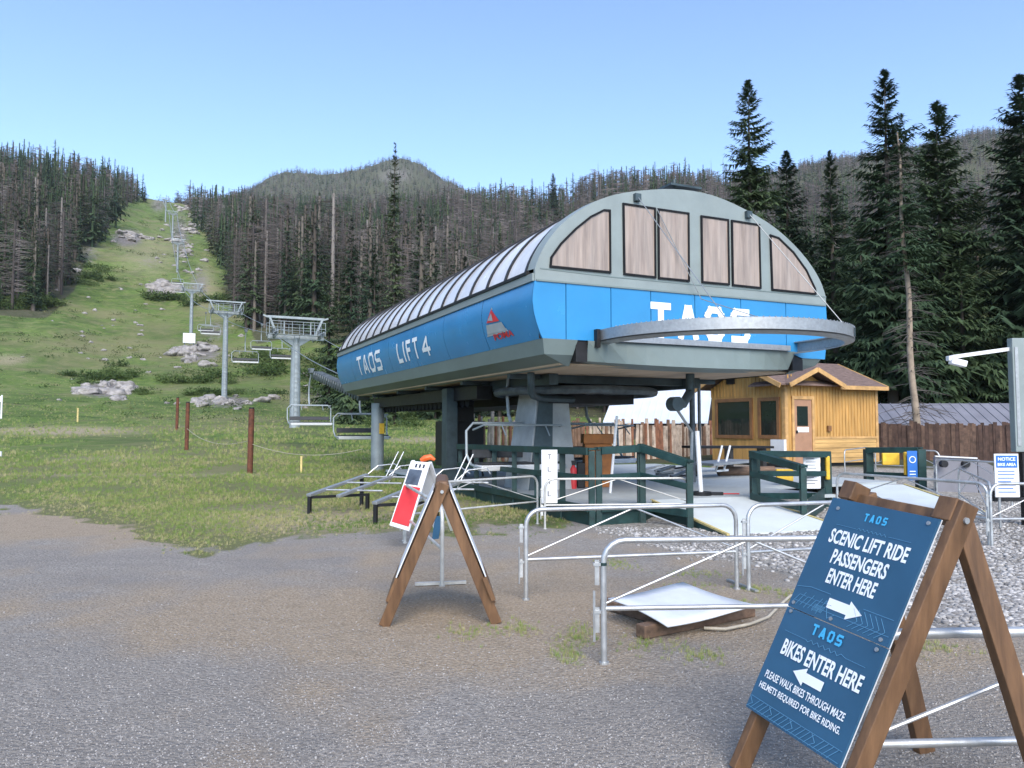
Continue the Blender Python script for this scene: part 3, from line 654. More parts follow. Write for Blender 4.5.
def inst_tree(kind, i, variant):
    lab, grp = zlab(kind, i); s = float(hh[i]); rot = random.uniform(0, 6.28)
    D_ = protoS if kind == 's' else protoD
    if variant not in D_:
        if kind == 's':
            t = thing('spruce_tree', lab, 'tree', (0, 0, 0), 0, grp, local=True)
            mobj('trunk', SP[variant][0], 'bark', t); mobj('crown', SP[variant][1], 'spruce', t)
        else:
            t = thing('burnt_tree', lab, 'tree', (0, 0, 0), 0, grp, local=True)
            mobj('trunk', DS[variant][0], 'deadtrunk', t); mobj('branches', DS[variant][1], 'dead', t)
        D_[variant] = t
        t.location = (x[i], y[i], z[i]-.2); t.rotation_euler = (0, 0, rot); t.scale = (s, s, s)
    else:
        t = dup(D_[variant], (x[i], y[i], z[i]-.2), rot, lab, grp, (s, s, s))
vis = (px > -10)&(px < 1035)&~((px > 560)&(px < 800)&(sy-F*hh/d > 200))&~((px > 690)&(d < 660)&(sy-F*hh/d > 215))
for kind, arr in (('s', np.where(~isdead & vis)[0]), ('d', np.where(isdead & vis)[0])):
    big = arr[np.argsort(-sizepx[arr])][:300]
    for n_, i in enumerate(big): inst_tree(kind, i, n_ % 7)
    rest = np.setdiff1d(np.where((~isdead) if kind == 's' else isdead)[0], big)
    pos = np.stack([x, y, z-.2], -1)[rest]; rot = RNG.uniform(0, 6.28, len(rest)); pid = RNG.integers(0, 5, len(rest))
    if kind == 's': o = merge('spruce_wood', SPL, pos, hh[rest], rot, pid, 'spruce'); tag(o, 'mass of small dark spruces covering the hillsides', None, kind='stuff')
    else:
        tt = RNG.random(len(rest))
        o = merge('burnt_wood', [a[1] for a in DSL], pos, hh[rest], rot, pid, 'dead', tint=tt); tag(o, 'mass of brown burnt branches covering the hillsides', None, kind='stuff')
        o = merge('burnt_trunks', [a[0] for a in DSL], pos, hh[rest], rot, pid, 'deadtrunk', tint=tt**1.5); tag(o, 'mass of thin grey burnt trunks covering the hillsides', None, kind='stuff')
# far mountains
fx, fy, fd, fpx = [np.concatenate(q) for q in zip(fill(660, 1100, 7.5, 120), fill(1100, 1850, 9.5, 130))]
k, fz, fsx, fsy = keep_forest(fx, fy, fpx); fx, fy, fd, fpx, fz = [q[k] for q in (fx, fy, fd, fpx, fz)]
dd_ = RNG.random(len(fx)) < dead_prob(fpx, 0, fd)
FS = [cat(spruce_mesh(500+i, 1.0, .17, .05, 16, 3, .3, .0, .6, .7, .45)) for i in range(4)]
FD = [cat(*snag_mesh(520+i, 1.0, .013, 20, .13, .018, 3)) for i in range(4)]
for nm, sel, pr, mt, hm, lb in (('distant_spruces', ~dd_, FS, 'spruce', 11, 'distant dark spruces on the mountains'), ('distant_burnt_trees', dd_, FD, 'dead', 10.5, 'distant brown burnt trees on the mountains')):
    n = sel.sum(); o = merge(nm, pr, np.stack([fx, fy, fz-.3], -1)[sel], RNG.normal(hm, 2.6, n).clip(5, 19), RNG.uniform(0, 6.28, n), RNG.integers(0, 4, n), mt); tag(o, lb, None, kind='stuff')
# tall single trees of the middle distance
SINGLE = [(395, 140, 105, 2.6, .1, 'very tall slim spruce towering over the wood left of the terminal'),
 (352, 214, 92, 2.8, .05, 'spruce left of the very tall slim one, over the end of the terminal'), (420, 205, 118, 2.6, .1, 'spruce just right of the very tall slim one'),
 (500, 232, 98, 3.0, .05, 'dark spruce rising close behind the terminal roof edge'), (375, 250, 84, 3.0, .02, 'shaded spruce between the last tower and the terminal'),
 (435, 262, 88, 3.2, .02, 'bushy dark spruce behind the middle of the terminal roof'), (553, 173, 420, 5.0, .1, 'lone dark spruce on the ridge above the terminal roof'),
 (532, 178, 440, 3.2, .1, 'narrow dark spruce on the ridge, left of the lone broad one'), (465, 255, 92, 3.2, .02, 'shaded spruce close behind the terminal roof, next to a taller dark one'),
 (145, 183, 560, 2.6, .05, 'tiny lone spruce on the crest of the grassy ski run'), (330, 262, 100, 2.8, .02, 'spruce just right of the nearest lift tower'),
 (395, 300, 76, 2.6, .0, 'young dark spruce in the shade behind the far end of the terminal'), (352, 318, 70, 2.4, .0, 'young spruce beside the far end of the terminal')]
for i, (px_, py, dd, R, c0, lab) in enumerate(SINGLE):
    top = W(px_, py, dd); z0 = float(TZ(top[0], top[1])); h = top[2]-z0
    t = thing('spruce_tree', lab, 'tree', (top[0], top[1], z0-.2), i*.9, local=True)
    mobj('trunk', trunk_mesh(h*.97, .12+h*.007, 7, i, 7), 'bark', t)
    mobj('crown', spruce_mesh(90+i, h, R, c0, int(min(h*14, 460)), 13, .3, .12, .32, .72, .19), 'spruce', t)
for i, (px_, py, dd, lab) in enumerate([(478, 180, 300, 'tall bare burnt trunk against the sky where the mountain meets the ridge'), (571, 178, 380, 'thin bare trunk on the ridge right of the lone spruce'), (598, 160, 360, 'tallest bare burnt tree on the ridge over the terminal'), (711, 158, 300, 'bare tree on the ridge left of the slim spruce'), (723, 156, 310, 'bare leafless tree right beside the slim spruce'), (673, 160, 340, 'bare pale tree on the ridge above the top of the arch'), (284, 280, 165, 'broken leaning bare trunk at the foot of the wood behind the towers')]):
    top = W(px_, py, dd); z0 = float(TZ(top[0], top[1])); h = max(top[2]-z0, 6)
    t = thing('burnt_tree', lab, 'tree', (top[0], top[1], z0-.2), i*.9, local=True)
    a, b_ = snag_mesh(600+i, h, .012*h, 60, 1.6, .05, 6); mobj('trunk', a, 'deadtrunk', t); mobj('branches', b_, 'dead', t)
    if i == 6: t.rotation_euler = (0, .45, 0)

# --- boulders
bl = [lump(60+i, 3, .38, .62) for i in range(6)]
protoB = {}
def boulder(px_, py, dd, s, lab, grp):
    p = W(px_, py, dd); z0 = float(TZ(p[0], p[1])); v = random.randrange(6)
    if v not in protoB:
        o = mobj('boulder', bl[v], 'boulder'); protoB[v] = o
    else: o = protoB[v].copy(); COL.objects.link(o)
    o.location = (p[0], p[1], z0+s*.08); o.rotation_euler = (random.uniform(-.3, .3), random.uniform(-.3, .3), random.uniform(0, 6.28)); o.scale = (s*random.uniform(.8, 1.3), s*random.uniform(.8, 1.3), s*random.uniform(.7, 1.1))
    tag(o, lab, 'boulder', grp)
def on_screen_depth(px_, py):   # walk out along the ground until the view line meets it
    r_ = ray(px_, py); ds = np.exp(np.linspace(math.log(15), math.log(900), 500)); P = r_[None]*(ds/r_[1])[:, None]+np.array([0, 0, H])
    zz = TZ(P[:, 0], P[:, 1]); k = np.where(P[:, 2] < zz)[0]
    return float(ds[k[0]]) if len(k) else None
for (cx, cy, rx, ry, n, sp, lab) in [(103, 391, 34, 7, 22, 9, 'grey boulder in the rock pile left of the rusty posts'), (198, 354, 26, 12, 22, 8, 'pale boulder in the outcrop left of the second lift tower'),
      (130, 237, 22, 9, 16, 6, 'grey boulder high on the ski run beside the left wood'), (160, 289, 16, 8, 14, 9, 'big grey boulder in the rock face at the foot of the third tower'), (228, 402, 32, 5, 18, 7, 'grey boulder in the low bank at the foot of the second lift tower'),
      (62, 268, 14, 12, 10, 7, 'grey boulder at the edge of the left wood'), (184, 245, 16, 34, 60, 4, 'small boulder scattered up the lift line'), (325, 398, 30, 18, 18, 5, 'mossy boulder on the bank behind the nearest lift tower'), (18, 275, 20, 12, 12, 8, 'pale rock among the trees of the left wood'), (130, 320, 120, 60, 60, 3, 'small pale stone lying in the grass of the ski run')]:
    for q in range(n):
        a, b_ = random.gauss(cx, rx*.55), random.gauss(cy, ry*.55); dd = on_screen_depth(a, b_)
        if dd: boulder(a, b_, dd, max(.25, random.uniform(.35, 1.0)*sp*dd/F), lab, lab.replace('boulder', 'boulders', 1).replace('rock among', 'rocks among').replace('stone lying', 'stones lying'))
# --- bushes
def bush_mesh(seed, n=420, flat=.75):
    r = np.random.default_rng(seed); c = r.normal(0, .42, (9, 3)); c[:, 2] = np.abs(c[:, 2])*.6+.25; k = r.integers(0, 9, n)
    dr = r.normal(0, 1, (n, 3)); dr /= np.linalg.norm(dr, axis=1)[:, None]; P = c[k]+dr*r.uniform(.2, .5, n)[:, None]; P[:, 2] = np.abs(P[:, 2])*flat
    D = dr*.12+r.normal(0, .07, (n, 3)); w = np.cross(D, r.normal(0, 1, (n, 3))); w = w/np.linalg.norm(w, axis=1)[:, None]*.05
    return tri_needles(P, D, w)
bsh = [bush_mesh(i) for i in range(5)]
protoU = {}
def bush(px_, py, s, lab, grp):
    dd = on_screen_depth(px_, py)
    if not dd: return
    p = W(px_, py, dd); v = random.randrange(5)
    if v not in protoU: o = mobj('bush', bsh[v], 'shrub'); protoU[v] = o
    else: o = protoU[v].copy(); COL.objects.link(o)
    S = s*dd/F; o.location = (p[0], p[1], float(TZ(p[0], p[1]))-.1*S); o.rotation_euler = (0, 0, random.uniform(0, 6.28)); o.scale = (S*1.3, S*1.3, S)
    tag(o, lab, 'bush', grp)
for (cx, cy, rx, ry, n, s, lab) in [(120, 378, 50, 8, 14, 10, 'leafy bush above the rock pile left of the rusty posts'), (195, 380, 40, 8, 12, 10, 'leafy bush under the pale outcrop left of the second tower'), (265, 368, 18, 18, 16, 14, 'dark bush under the hanging chairs between the two nearest towers'),
      (30, 306, 34, 5, 26, 12, 'dark low bush along the foot of the left wood'), (330, 385, 30, 20, 26, 12, 'dark bush on the shaded bank behind the nearest tower'), (90, 280, 20, 14, 12, 9, 'small bush at the edge of the left wood'), (240, 303, 50, 5, 20, 9, 'low bush along the foot of the wood behind the towers'), (410, 425, 40, 8, 14, 10, 'bush in the meadow beyond the terminal'), (160, 300, 20, 5, 8, 9, 'low bush beneath the rock face at the third tower'), (205, 395, 60, 3, 14, 8, 'bush at the top edge of the flat meadow')]:
    for q in range(n): bush(random.gauss(cx, rx*.55), random.gauss(cy, ry*.5), s*random.uniform(.6, 1.3), lab, lab.replace('bush', 'bushes', 1))
n = 9000   # low ground cover over the run
gx, gy, gd, gpx = [np.concatenate(q) for q in zip(fill(58, 170, 2.1, -60, 480), fill(170, 330, 3.2, -60, 480), fill(330, 620, 4.2, -60, 480))]
k = ~((gpx < forest_edge_left(gd))&(gd > 160))&~(gpx > forest_edge_right(gd)+10); gx, gy, gd = gx[k], gy[k], gd[k]
dn = np.array([mnoise.noise(Vector((a/22, b_/30, 4))) for a, b_ in zip(gx, gy)]); k = dn+RNG.normal(0, .35, len(gx)) > .12; gx, gy, gd, dn = gx[k], gy[k], gd[k], dn[k]
M['heath'] = attr_mat('hillside_plants', [(0, (0.026, 0.050, 0.016)), (.45, (0.050, 0.088, 0.024)), (.75, (0.10, 0.145, 0.04)), (1, (0.27, 0.26, 0.12))], .8, .25)
o = merge('hillside_plants', [bush_mesh(30+i, 44, .5) for i in range(5)], np.stack([gx, gy, TZ(gx, gy)-.05], -1), (.35+1.5*RNG.random(len(gx))**2.2)*np.interp(gd, [60, 110, 600], [.5, .95, 1.9]), RNG.uniform(0, 6.28, len(gx)), RNG.integers(0, 5, len(gx)), 'heath')
tag(o, 'knee high green plants covering the ski run', None, kind='stuff')
# ------------------------------------------------------------------ lift terminal (local axes: x across the front, y away along the line)
YAW = 0.4306; O = np.array([0.3777, 12.5138, 0.0]); WD = 6.469; LN = 15.24; ZT = 4.0
cy_, sy_ = math.cos(YAW), math.sin(YAW); BX = np.array([cy_, sy_, 0]); AX = np.array([-sy_, cy_, 0])
def to_local(p, o=O): q = np.asarray(p)-o; return np.array([q@BX, q@AX, q[2]])
def to_world(x, y, z, o=O): return o+BX*x+AX*y+np.array([0, 0, z])
def PF(px, py, y=0.0, o=O):      # photo line of sight -> point on a plane parallel to the front
    r = ray(px, py); k = (o@AX+y)/(r@AX); p = r*k+np.array([0, 0, H]); return to_local(p, o)
def PS(px, py, x=0.0, o=O):      # ... on a plane parallel to the side
    r = ray(px, py); k = (o@BX+x)/(r@BX); p = r*k+np.array([0, 0, H]); return to_local(p, o)
ZB = PF(541, 338)[2]; ZS = ZB-.36
term = thing('lift_terminal', 'blue and grey chairlift terminal with curved ribbed roof and a steel ring at its front', 'lift station', O, YAW, local=True)
# outline of the arched front
arch_px = [(535, 276), (539, 263), (548, 246), (563, 225), (587, 207.5), (603, 199), (623, 193), (649, 189.5), (673, 188), (698, 190.5), (721, 197), (752, 213), (776, 229), (799, 252), (813, 272), (822, 289), (826, 303)]
arch = [PF(*q) for q in arch_px]; arch = [(p[0], p[2]) for p in arch]
arch[0] = (0.0, ZT+.05); arch[-1] = (WD, ZT+.05)
ss = np.linspace(0, len(arch)-1, 41); ax_ = np.interp(ss, range(len(arch)), [a[0] for a in arch]); az_ = np.interp(ss, range(len(arch)), [a[1] for a in arch])
for _ in range(2): ax_[1:-1] = .5*ax_[1:-1]+.25*(ax_[:-2]+ax_[2:]); az_[1:-1] = .5*az_[1:-1]+.25*(az_[:-2]+az_[2:])
def prof(z):   # side panel profile: bulges then tucks in
    u = np.clip((ZT-z)/(ZT-ZB), 0, 1.05); return np.interp(u, [0, .15, .35, .55, .75, .9, 1.05], [0, -.03, -.045, -.02, .035, .09, .16])
zz = np.linspace(ZT, ZB, 12)
# side panels
seams = list(np.linspace(.02, LN, 8))
for side in (0, 1):
    mb = MB()
    for a, b_ in zip(seams[:-1], seams[1:]):
        rows = []
        for y in (a+.006, b_-.006): rows.append([((prof(z) if side == 0 else WD-prof(z)), y, z) for z in zz])
        mb.sheet(rows)
    mb.build('side_panel', 'blue', term, smooth=True)
# rear end closure
pr = [(prof(z), z) for z in zz]; back = [(p[0], LN, p[1]) for p in pr]+[(WD-p[0], LN, p[1]) for p in pr[::-1]]
MB().poly(back).poly([(a, LN, b_) for a, b_ in zip(ax_, az_)]).build('rear_wall', 'blue', term)
# grey band under the roof edge, black gutter
mb = MB()
for x in (-.035, WD+.035-.07): mb.box(x, x+.07, .03, LN, ZT+.004, ZT+.13)
mb.build('edge_band', 'cabgrey', term)
mb = MB()
for x in (-.06, WD-.03): mb.box(x, x+.09, .22, LN+.02, ZT+.135, ZT+.185)
mb.build('gutter', 'black', term)
# vault
Y0 = .28
bmax = max(az_); kv = (bmax-.04-ZT-.17)/(bmax-ZT-.05)
def vz(b_, e=0.0): return ZT+.17+(b_-ZT-.05)*kv+e
mb = MB(); ys = list(np.linspace(Y0, LN-.5, 19))+[LN-.2, LN]
rows = [[(a, y, ZT+.17+(b_-ZT-.05)*kv*(1 if y < LN-.3 else (.93 if y < LN-.1 else .80))) for a, b_ in zip(ax_, az_)] for y in ys]
mb.sheet(rows).build('roof_sheet', 'roofpanel', term, smooth=True)
for y in np.linspace(Y0+.05, LN-.45, 18):
    mb = MB()
    P = [(a, y, vz(b_, .006)) for a, b_ in zip(ax_, az_)]
    for p, q in zip(P[:-1], P[1:]): mb.beam(p, q, .075, .06, up=(0, 0, 1) if abs(q[2]-p[2]) < abs(q[0]-p[0]) else (1, 0, 0))
    mb.build('roof_rib', 'black', term)
# front hood (grey, wraps back to the first rib)
mb = MB(); hood = [[(a, y, vz(b_, .05 if y > .01 else .03)) for a, b_ in zip(ax_, az_)] for y in (0.0, Y0+.03)]
mb.sheet(hood).build('front_hood', 'cabgrey', term, smooth=True)
# front wall above the blue band, made as strips between window openings is visually one panel: wall sheet plus proud windows
outl = [(a, vz(b_, .03)) for a, b_ in zip(ax_, az_)]
MB().prism([(0, 0, ZT+.004)]+[(a, 0, b_) for a, b_ in outl]+[(WD, 0, ZT+.004)], (0, .05, 0)).build('front_wall', 'cabgrey', term)
def inset(poly, d):
    c = np.mean(poly, 0); out = []
    n = len(poly); area = sum(poly[i][0]*poly[(i+1) % n][1]-poly[(i+1) % n][0]*poly[i][1] for i in range(n)); sg = 1 if area > 0 else -1
    for i in range(n):
        p0, p1, p2 = map(np.array, (poly[i-1], poly[i], poly[(i+1) % n])); e1 = unit(p1-p0); e2 = unit(p2-p1)
        n1 = np.array([-e1[1], e1[0]])*sg; n2 = np.array([-e2[1], e2[0]])*sg; m = unit(n1+n2); out.append(p1+m*d/max(.35, m@n1))
    return out
def window(pxs, name='window'):
    pts = [PF(*q) for q in pxs]; poly = [np.array([p[0], p[2]]) for p in pts]
    mb = MB(); n = len(poly); inn = inset(poly, .034)
    for i in range(n):
        j = (i+1) % n; a, b_, c_, d_ = poly[i], poly[j], inn[j], inn[i]
        mb.prism([(a[0], -.006, a[1]), (b_[0], -.006, b_[1]), (c_[0], -.006, c_[1]), (d_[0], -.006, d_[1])], (0, -.028, 0))
    fr = mb.build('window', 'rubber', term)
    mb = MB(); mb.prism([(p[0], -.004, p[1]) for p in inn], (0, -.012, 0)); mb.build('pane', 'winpanel', fr)
window([(549, 267.5), (550, 257), (560, 243), (575, 228), (590, 216), (603, 209.5), (610, 210), (610.5, 273.5)])
window([(622, 203), (655, 208), (655.5, 278.5), (623, 275)])
window([(657, 208.5), (688.5, 213), (689, 282), (657.5, 279)])
window([(700, 215.5), (728, 219.5), (729, 285.5), (701, 283)])
window([(730.5, 220), (759, 224.5), (760.5, 289), (731.5, 286)])
window([(769, 234.5), (778, 237.5), (793, 252), (806, 270), (815, 289), (815.5, 295), (771, 290.5)])
# thin joints on the front wall, horizontal trim
mb = MB()
for a, b_ in (((540, 267), (610, 275.5)), ((610, 275.5), (826, 296))):
    p, q = PF(*a), PF(*b_); mb.beam((p[0], -.004, p[2]-.02), (q[0], -.004, q[2]-.02), .008, .018)
mb.beam((.02, -.012, ZT+.012), (WD-.02, -.012, ZT+.012), .022, .028)
mb.build('joint_strip', 'skirt', term)
# blue front panels with joints
jx = [PF(566, 310)[0], PF(611, 310)[0], PF(651, 320)[0], PF(695, 320)[0], PF(741, 320)[0], PF(786, 320)[0]]
xs = [0]+jx+[WD]; ZL = PF(611, 346)[2]
for a, b_ in zip(xs[:-1], xs[1:]):
    lo = [(a+.008, 0, ZB if a == 0 else ZB)]; pts = []
    if a == 0: pts = [(prof(z), 0, z) for z in zz[::-1]]+[(b_-.008, 0, ZT), (b_-.008, 0, ZB)]
    elif b_ == WD: pts = [(a+.008, 0, ZB), (a+.008, 0, ZT)]+[(WD-prof(z)*.3, 0, z) for z in zz]+[(WD-.06, 0, ZB-.12), (a+.4, 0, ZB-.12)]
    else: pts = [(a+.008, 0, ZB), (a+.008, 0, ZT), (b_-.008, 0, ZT), (b_-.008, 0, ZB)]
    MB().prism(pts, (0, .04, 0)).build('front_panel', 'blue', term)
MB().prism([(.1, .05, ZB), (.05, .05, ZT), (WD-.05, .05, ZT), (WD-.1, .05, ZB)], (0, .01, 0)).build('backing', 'black', term)
# skirt: slopes inwards below the blue
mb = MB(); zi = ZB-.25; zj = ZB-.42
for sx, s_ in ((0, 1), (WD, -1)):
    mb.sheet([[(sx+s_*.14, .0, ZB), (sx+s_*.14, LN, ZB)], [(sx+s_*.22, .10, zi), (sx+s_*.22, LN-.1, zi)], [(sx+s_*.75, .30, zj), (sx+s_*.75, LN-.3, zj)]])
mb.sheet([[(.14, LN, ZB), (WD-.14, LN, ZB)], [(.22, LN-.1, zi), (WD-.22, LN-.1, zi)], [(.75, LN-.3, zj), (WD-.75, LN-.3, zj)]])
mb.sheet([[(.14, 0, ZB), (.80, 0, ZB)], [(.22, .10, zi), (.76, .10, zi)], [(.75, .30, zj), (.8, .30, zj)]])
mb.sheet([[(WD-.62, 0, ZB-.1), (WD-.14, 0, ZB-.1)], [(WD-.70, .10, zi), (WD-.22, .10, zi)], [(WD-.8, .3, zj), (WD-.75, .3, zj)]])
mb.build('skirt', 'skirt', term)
mb = MB(); cxs = np.linspace(.98, WD-.86, 13); mid = (cxs[0]+cxs[-1])/2; hw = (cxs[-1]-cxs[0])/2
top = [(x, -.03, ZB-.005) for x in cxs]; bot = [(x+(.06 if i == 0 else 0)-(.06 if i == 12 else 0), -.03-.25*(1-((x-mid)/hw)**2)+.14, ZB-.34-.06*(1-((x-mid)/hw)**2)) for i, x in enumerate(cxs)]
bk = [(b_[0], .5, b_[2]-.03) for b_ in bot]
mb.sheet([top, bot, bk]).build('front_apron', 'skirt', term)
MB().box(.78, 1.0, .03, .3, ZB-.36, ZB-.002).build('slot', 'black', term); MB().box(WD-.88, WD-.62, .03, .3, ZB-.36, ZB-.002).build('slot', 'black', term)
# soffit and under frame
zf = ZB-.40
MB().box(.6, WD-.6, .3, LN-.3, zf, zf+.03).build('soffit', 'soffit', term)
mb = MB()
for x in (1.5, WD-1.5): mb.box(x-.1, x+.1, 2.2, LN-.5, zf-.22, zf-.003)
for y in (2.6, 5.2, 7.8, 10.4, 13.2): mb.box(.7, 1.38, y-.06, y+.06, zf-.10, zf-.003); mb.box(1.62, WD-1.62, y-.08, y+.08, zf-.16, zf-.003); mb.box(WD-1.38, WD-.7, y-.06, y+.06, zf-.10, zf-.003)
mb.build('under_frame', 'darksteel', term)
mb = MB(); mb.box(2.0, WD-2.3, 3.4, 13.6, zf-.55, zf-.18).box(1.0, 1.38, 5.0, 14.2, zf-.42, zf-.12)
mb.build('drive_machinery', 'black', term)
mb = MB()     # bull wheel and wheel trains
P = [(WD/2-.3+1.75*math.cos(t), 3.9+1.75*math.sin(t), zf-.30) for t in np.linspace(0, 2*math.pi, 49)[:-1]]; mb.tube(P, .09, 8, closed=True)
for t in np.linspace(0, 2*math.pi, 9)[:-1]: mb.beam((WD/2-.3, 3.9, zf-.30), (WD/2-.3+1.7*math.cos(t), 3.9+1.7*math.sin(t), zf-.30), .08, .1)
mb.build('bull_wheel', 'machine', term, smooth=True)
mb = MB()
for y in np.arange(6.0, 14.4, .34): mb.tube([(1.16, y, zf-.45), (1.24, y, zf-.45)], .14, 12)
mb.build('tyre_wheels', 'rubber', term)
mb = MB()      # bent guide rail under the front left corner
P = [(.95, 2.1, zf-.01), (.95, 2.1, zf-.2), (1.0, 2.2, zf-.36), (1.2, 2.5, zf-.44), (1.6, 3.0, zf-.46), (2.6, 3.4, zf-.46)]
mb.tube(P, .075, 8); mb.build('guide_rail', 'darksteel', term, smooth=True)
mb = MB()      # hanging tubes right of centre with the hooked end
p0 = PF(690, 366, 1.2); p1 = PF(690, 392, 1.2); p2 = PF(683, 404, 1.0); p3 = PF(675, 404, .9)
mb.tube([(p0[0], p0[1], zf), (p1[0], p1[1], p1[2]), (p2[0], p2[1], p2[2]), (p3[0], p3[1], p3[2])], .09, 10)
mb.tube([(p3[0], p3[1]-.11, p3[2]+.0), (p3[0], p3[1]+.11, p3[2])], .14, 14)
mb.build('hooked_tube', 'darksteel', term, smooth=True)
q0 = PF(676, 408, .9); q1 = PF(692, 432, 1.2)
MB().tube([q0, q1, (q1[0]-.05, q1[1], .3)], .03, 6).build('strut', 'galv', term)
# pedestals
def frustum(mb, c0, w0, d0, z0, c1, w1, d1, z1):
    vs = [(c[0]+i*w, c[1]+j*d, z) for (c, w, d, z) in ((c0, w0/2, d0/2, z0), (c1, w1/2, d1/2, z1)) for i, j in ((-1, -1), (1, -1), (1, 1), (-1, 1))]
    return mb.add(vs, [(0, 1, 2, 3), (4, 5, 6, 7)]+[(i, (i+1) % 4, 4+(i+1) % 4, 4+i) for i in range(4)])
cL, cR = PF(526, 452, 3.4), PF(573, 452, 3.4)
cm = (cL[0]+cR[0])/2
frustum(MB(), (cm, 3.9), cR[0]-cL[0]+.1, 1.3, 0, (cm+.1, 3.9), (cR[0]-cL[0])*.66, .9, zf-.28).build('pedestal', 'concrete', term, bevel=.02)
MB().poly([(cL[0]-.06, 3.235, .0), (cL[0]+(cR[0]-cL[0])*.47, 3.235, 0), (cL[0]+(cR[0]-cL[0])*.58, 3.42, zf-.3), (cL[0]+(cR[0]-cL[0])*.30, 3.42, zf-.3)]).build('steel_face', 'darksteel', term)
c2 = PF(452, 440, 6.5)
MB().box(c2[0]-.14, c2[0]+.14, 6.5, 6.85, 0, zf-.12).build('column', 'darksteel', term)
MB().box(c2[0]+.16, c2[0]+1.0, 6.9, 8.2, .6, 1.75).build('drive_cabinet', 'black', term)
MB().box(c2[0]+.16, c2[0]+.65, 6.7, 6.88, 1.75, 2.4).build('control_box', 'black', term)
c3 = PS(380, 440, 1.3); 
MB().tube([(1.0, c3[1]-.8, float(TZ(*to_world(1.0, c3[1]-.8, 0)[:2]))-.3), (1.0, c3[1]-.8, zf-.28)], .21, 16).build('end_column', 'galv_far', term, smooth=True)
c4_ = (1.0, c3[1]-.8-.22); MB().box(c4_[0]+.0, c4_[0]+.16, c4_[1]-.03, c4_[1]+.02, 1.38, 1.72).build('yellow_tag', 'yellow', term)
# ring at the front
ra = PF(599, 338)[0]+.0; rb = 5.72; rc = (ra+rb)/2; rr_ = (rb-ra)/2; EX = .35
zr1 = PF(600, 330)[2]; zr0 = PF(600, 347)[2]
path = [(ra, 0.0)]+[(ra, -EX)]+[(rc-rr_*math.cos(t), -EX-rr_*.98*math.sin(t)) for t in np.linspace(.08, math.pi-.08, 36)]+[(rb, -EX), (rb, 0.0)]
def sweep(path, inn, z0_, z1_, mb, t=.02):
    rows = [[], [], [], []]; n = len(path)
    for i in range(n):
        p = np.array(path[i]); d = unit(np.array(path[min(i+1, n-1)])-np.array(path[max(i-1, 0)])); nn = np.array([d[1], -d[0]])
        nn = nn if (nn@(np.array([rc, -EX])-p)) > 0 else -nn
        a, b_ = p+nn*inn[0], p+nn*inn[1]
        rows[0].append((a[0], a[1], z0_)); rows[1].append((a[0], a[1], z1_)); rows[2].append((b_[0], b_[1], z1_)); rows[3].append((b_[0], b_[1], z0_))
    return mb.sheet(rows+[rows[0]])
zm_ = zr1-.18; mb = MB(); sweep(path, (0, .025), zm_, zr1, mb); sweep(path, (.028, .12), zr1-.02, zr1, mb)
n_ = len(path); inn_ = []
for i in range(n_):
    p = np.array(path[i]); d = unit(np.array(path[min(i+1, n_-1)])-np.array(path[max(i-1, 0)])); nn = np.array([d[1], -d[0]]); nn = nn if (nn@(np.array([rc, -EX])-p)) > 0 else -nn; inn_.append(p+nn*.16)
rw_ = [[(p[0], p[1], zm_-.002) for p in path], [(p[0], p[1], zm_-.04) for p in inn_], [(p[0], p[1], zm_-.06) for p in inn_], [(p[0], p[1], zm_-.024) for p in path]]
mb.sheet(rw_)
mb.build('guide_ring', 'galv', term, smooth=True)
mb = MB()
for i in range(2, len(path)-2, 1):
    for f_ in (.0, .5):
        p = np.array(path[i])*(1-f_)+np.array(path[i+1])*f_; mb.box(p[0]-.007, p[0]+.007, p[1]-.007, p[1]+.007, zr1-.002, zr1+.012)
mb.build('ring_bolts', 'galv', term)
j = 27; p = np.array(path[j]); tg = unit(np.array(path[j+1])-np.array(path[j-1])); no = np.array([tg[1], -tg[0]]); no = no if no@(p-np.array([rc, -EX])) > 0 else -no; c_ = p+no*.008; mb = MB(); mb.obox((c_[0], c_[1], zr1-.09), (tg[0]*.08, tg[1]*.08, 0), (no[0]*.006, no[1]*.006, 0), (0, 0, .07)); mb.build('ring_splice', 'darksteel', term)
MB().box(ra-.10, ra-.03, -.10, .0, zr0-.02, zr1).build('ring_bracket', 'black', term)
mb = MB(); mb.box(ra+.3, rb-.3, -.10, -.03, ZB+.0, ZB+.10)
mb.build('ring_plate', 'galv', term)
# cables and brackets
for (a, b_, rng) in (((636, 199), (647, 300), 9), ((747, 216), (803, 300), 30)):
    p = PF(*a); 
    mb = MB(); mb.box(p[0]-.06, p[0]+.06, -.08, -.004, p[2]-.05, p[2]+.08); mb.build('cable_bracket', 'darksteel', term)
    q = path[12 if a[0] < 700 else 31]; mb = MB(); mb.tube([(p[0], -.08, p[2]), (q[0], q[1], zr1)], .008, 5); mb.build('stay_cable', 'cable', term)
p = PF(655, 209); q = PF(697, 300); MB().tube([(p[0], -.05, p[2]), (q[0], -.12, q[2]), (q[0]+.1, -1.9, zr1)], .008, 5).build('stay_cable', 'cable', term)
p = PF(690, 186.5); mb = MB(); mb.box(p[0]-.35, p[0]+.35, .1, .5, p[2]+.02, p[2]+.06); mb.tube([(p[0]-.2, .2, p[2]), (p[0]-.2, .2, p[2]+.16)], .03, 6)
mb.build('roof_fitting', 'darksteel', term)
mb = MB()      # pipes on the roof far side
for (a, b_, yy) in (((495, 258), (478, 268), 3), ((440, 283), (440, 279), 7)):
    pass
a = to_local(W(493, 257, 19.2)); b_ = to_local(W(475, 268, 21)); mb.tube([a, b_], .03, 6)
mb.build('roof_pipe', 'galv', term)
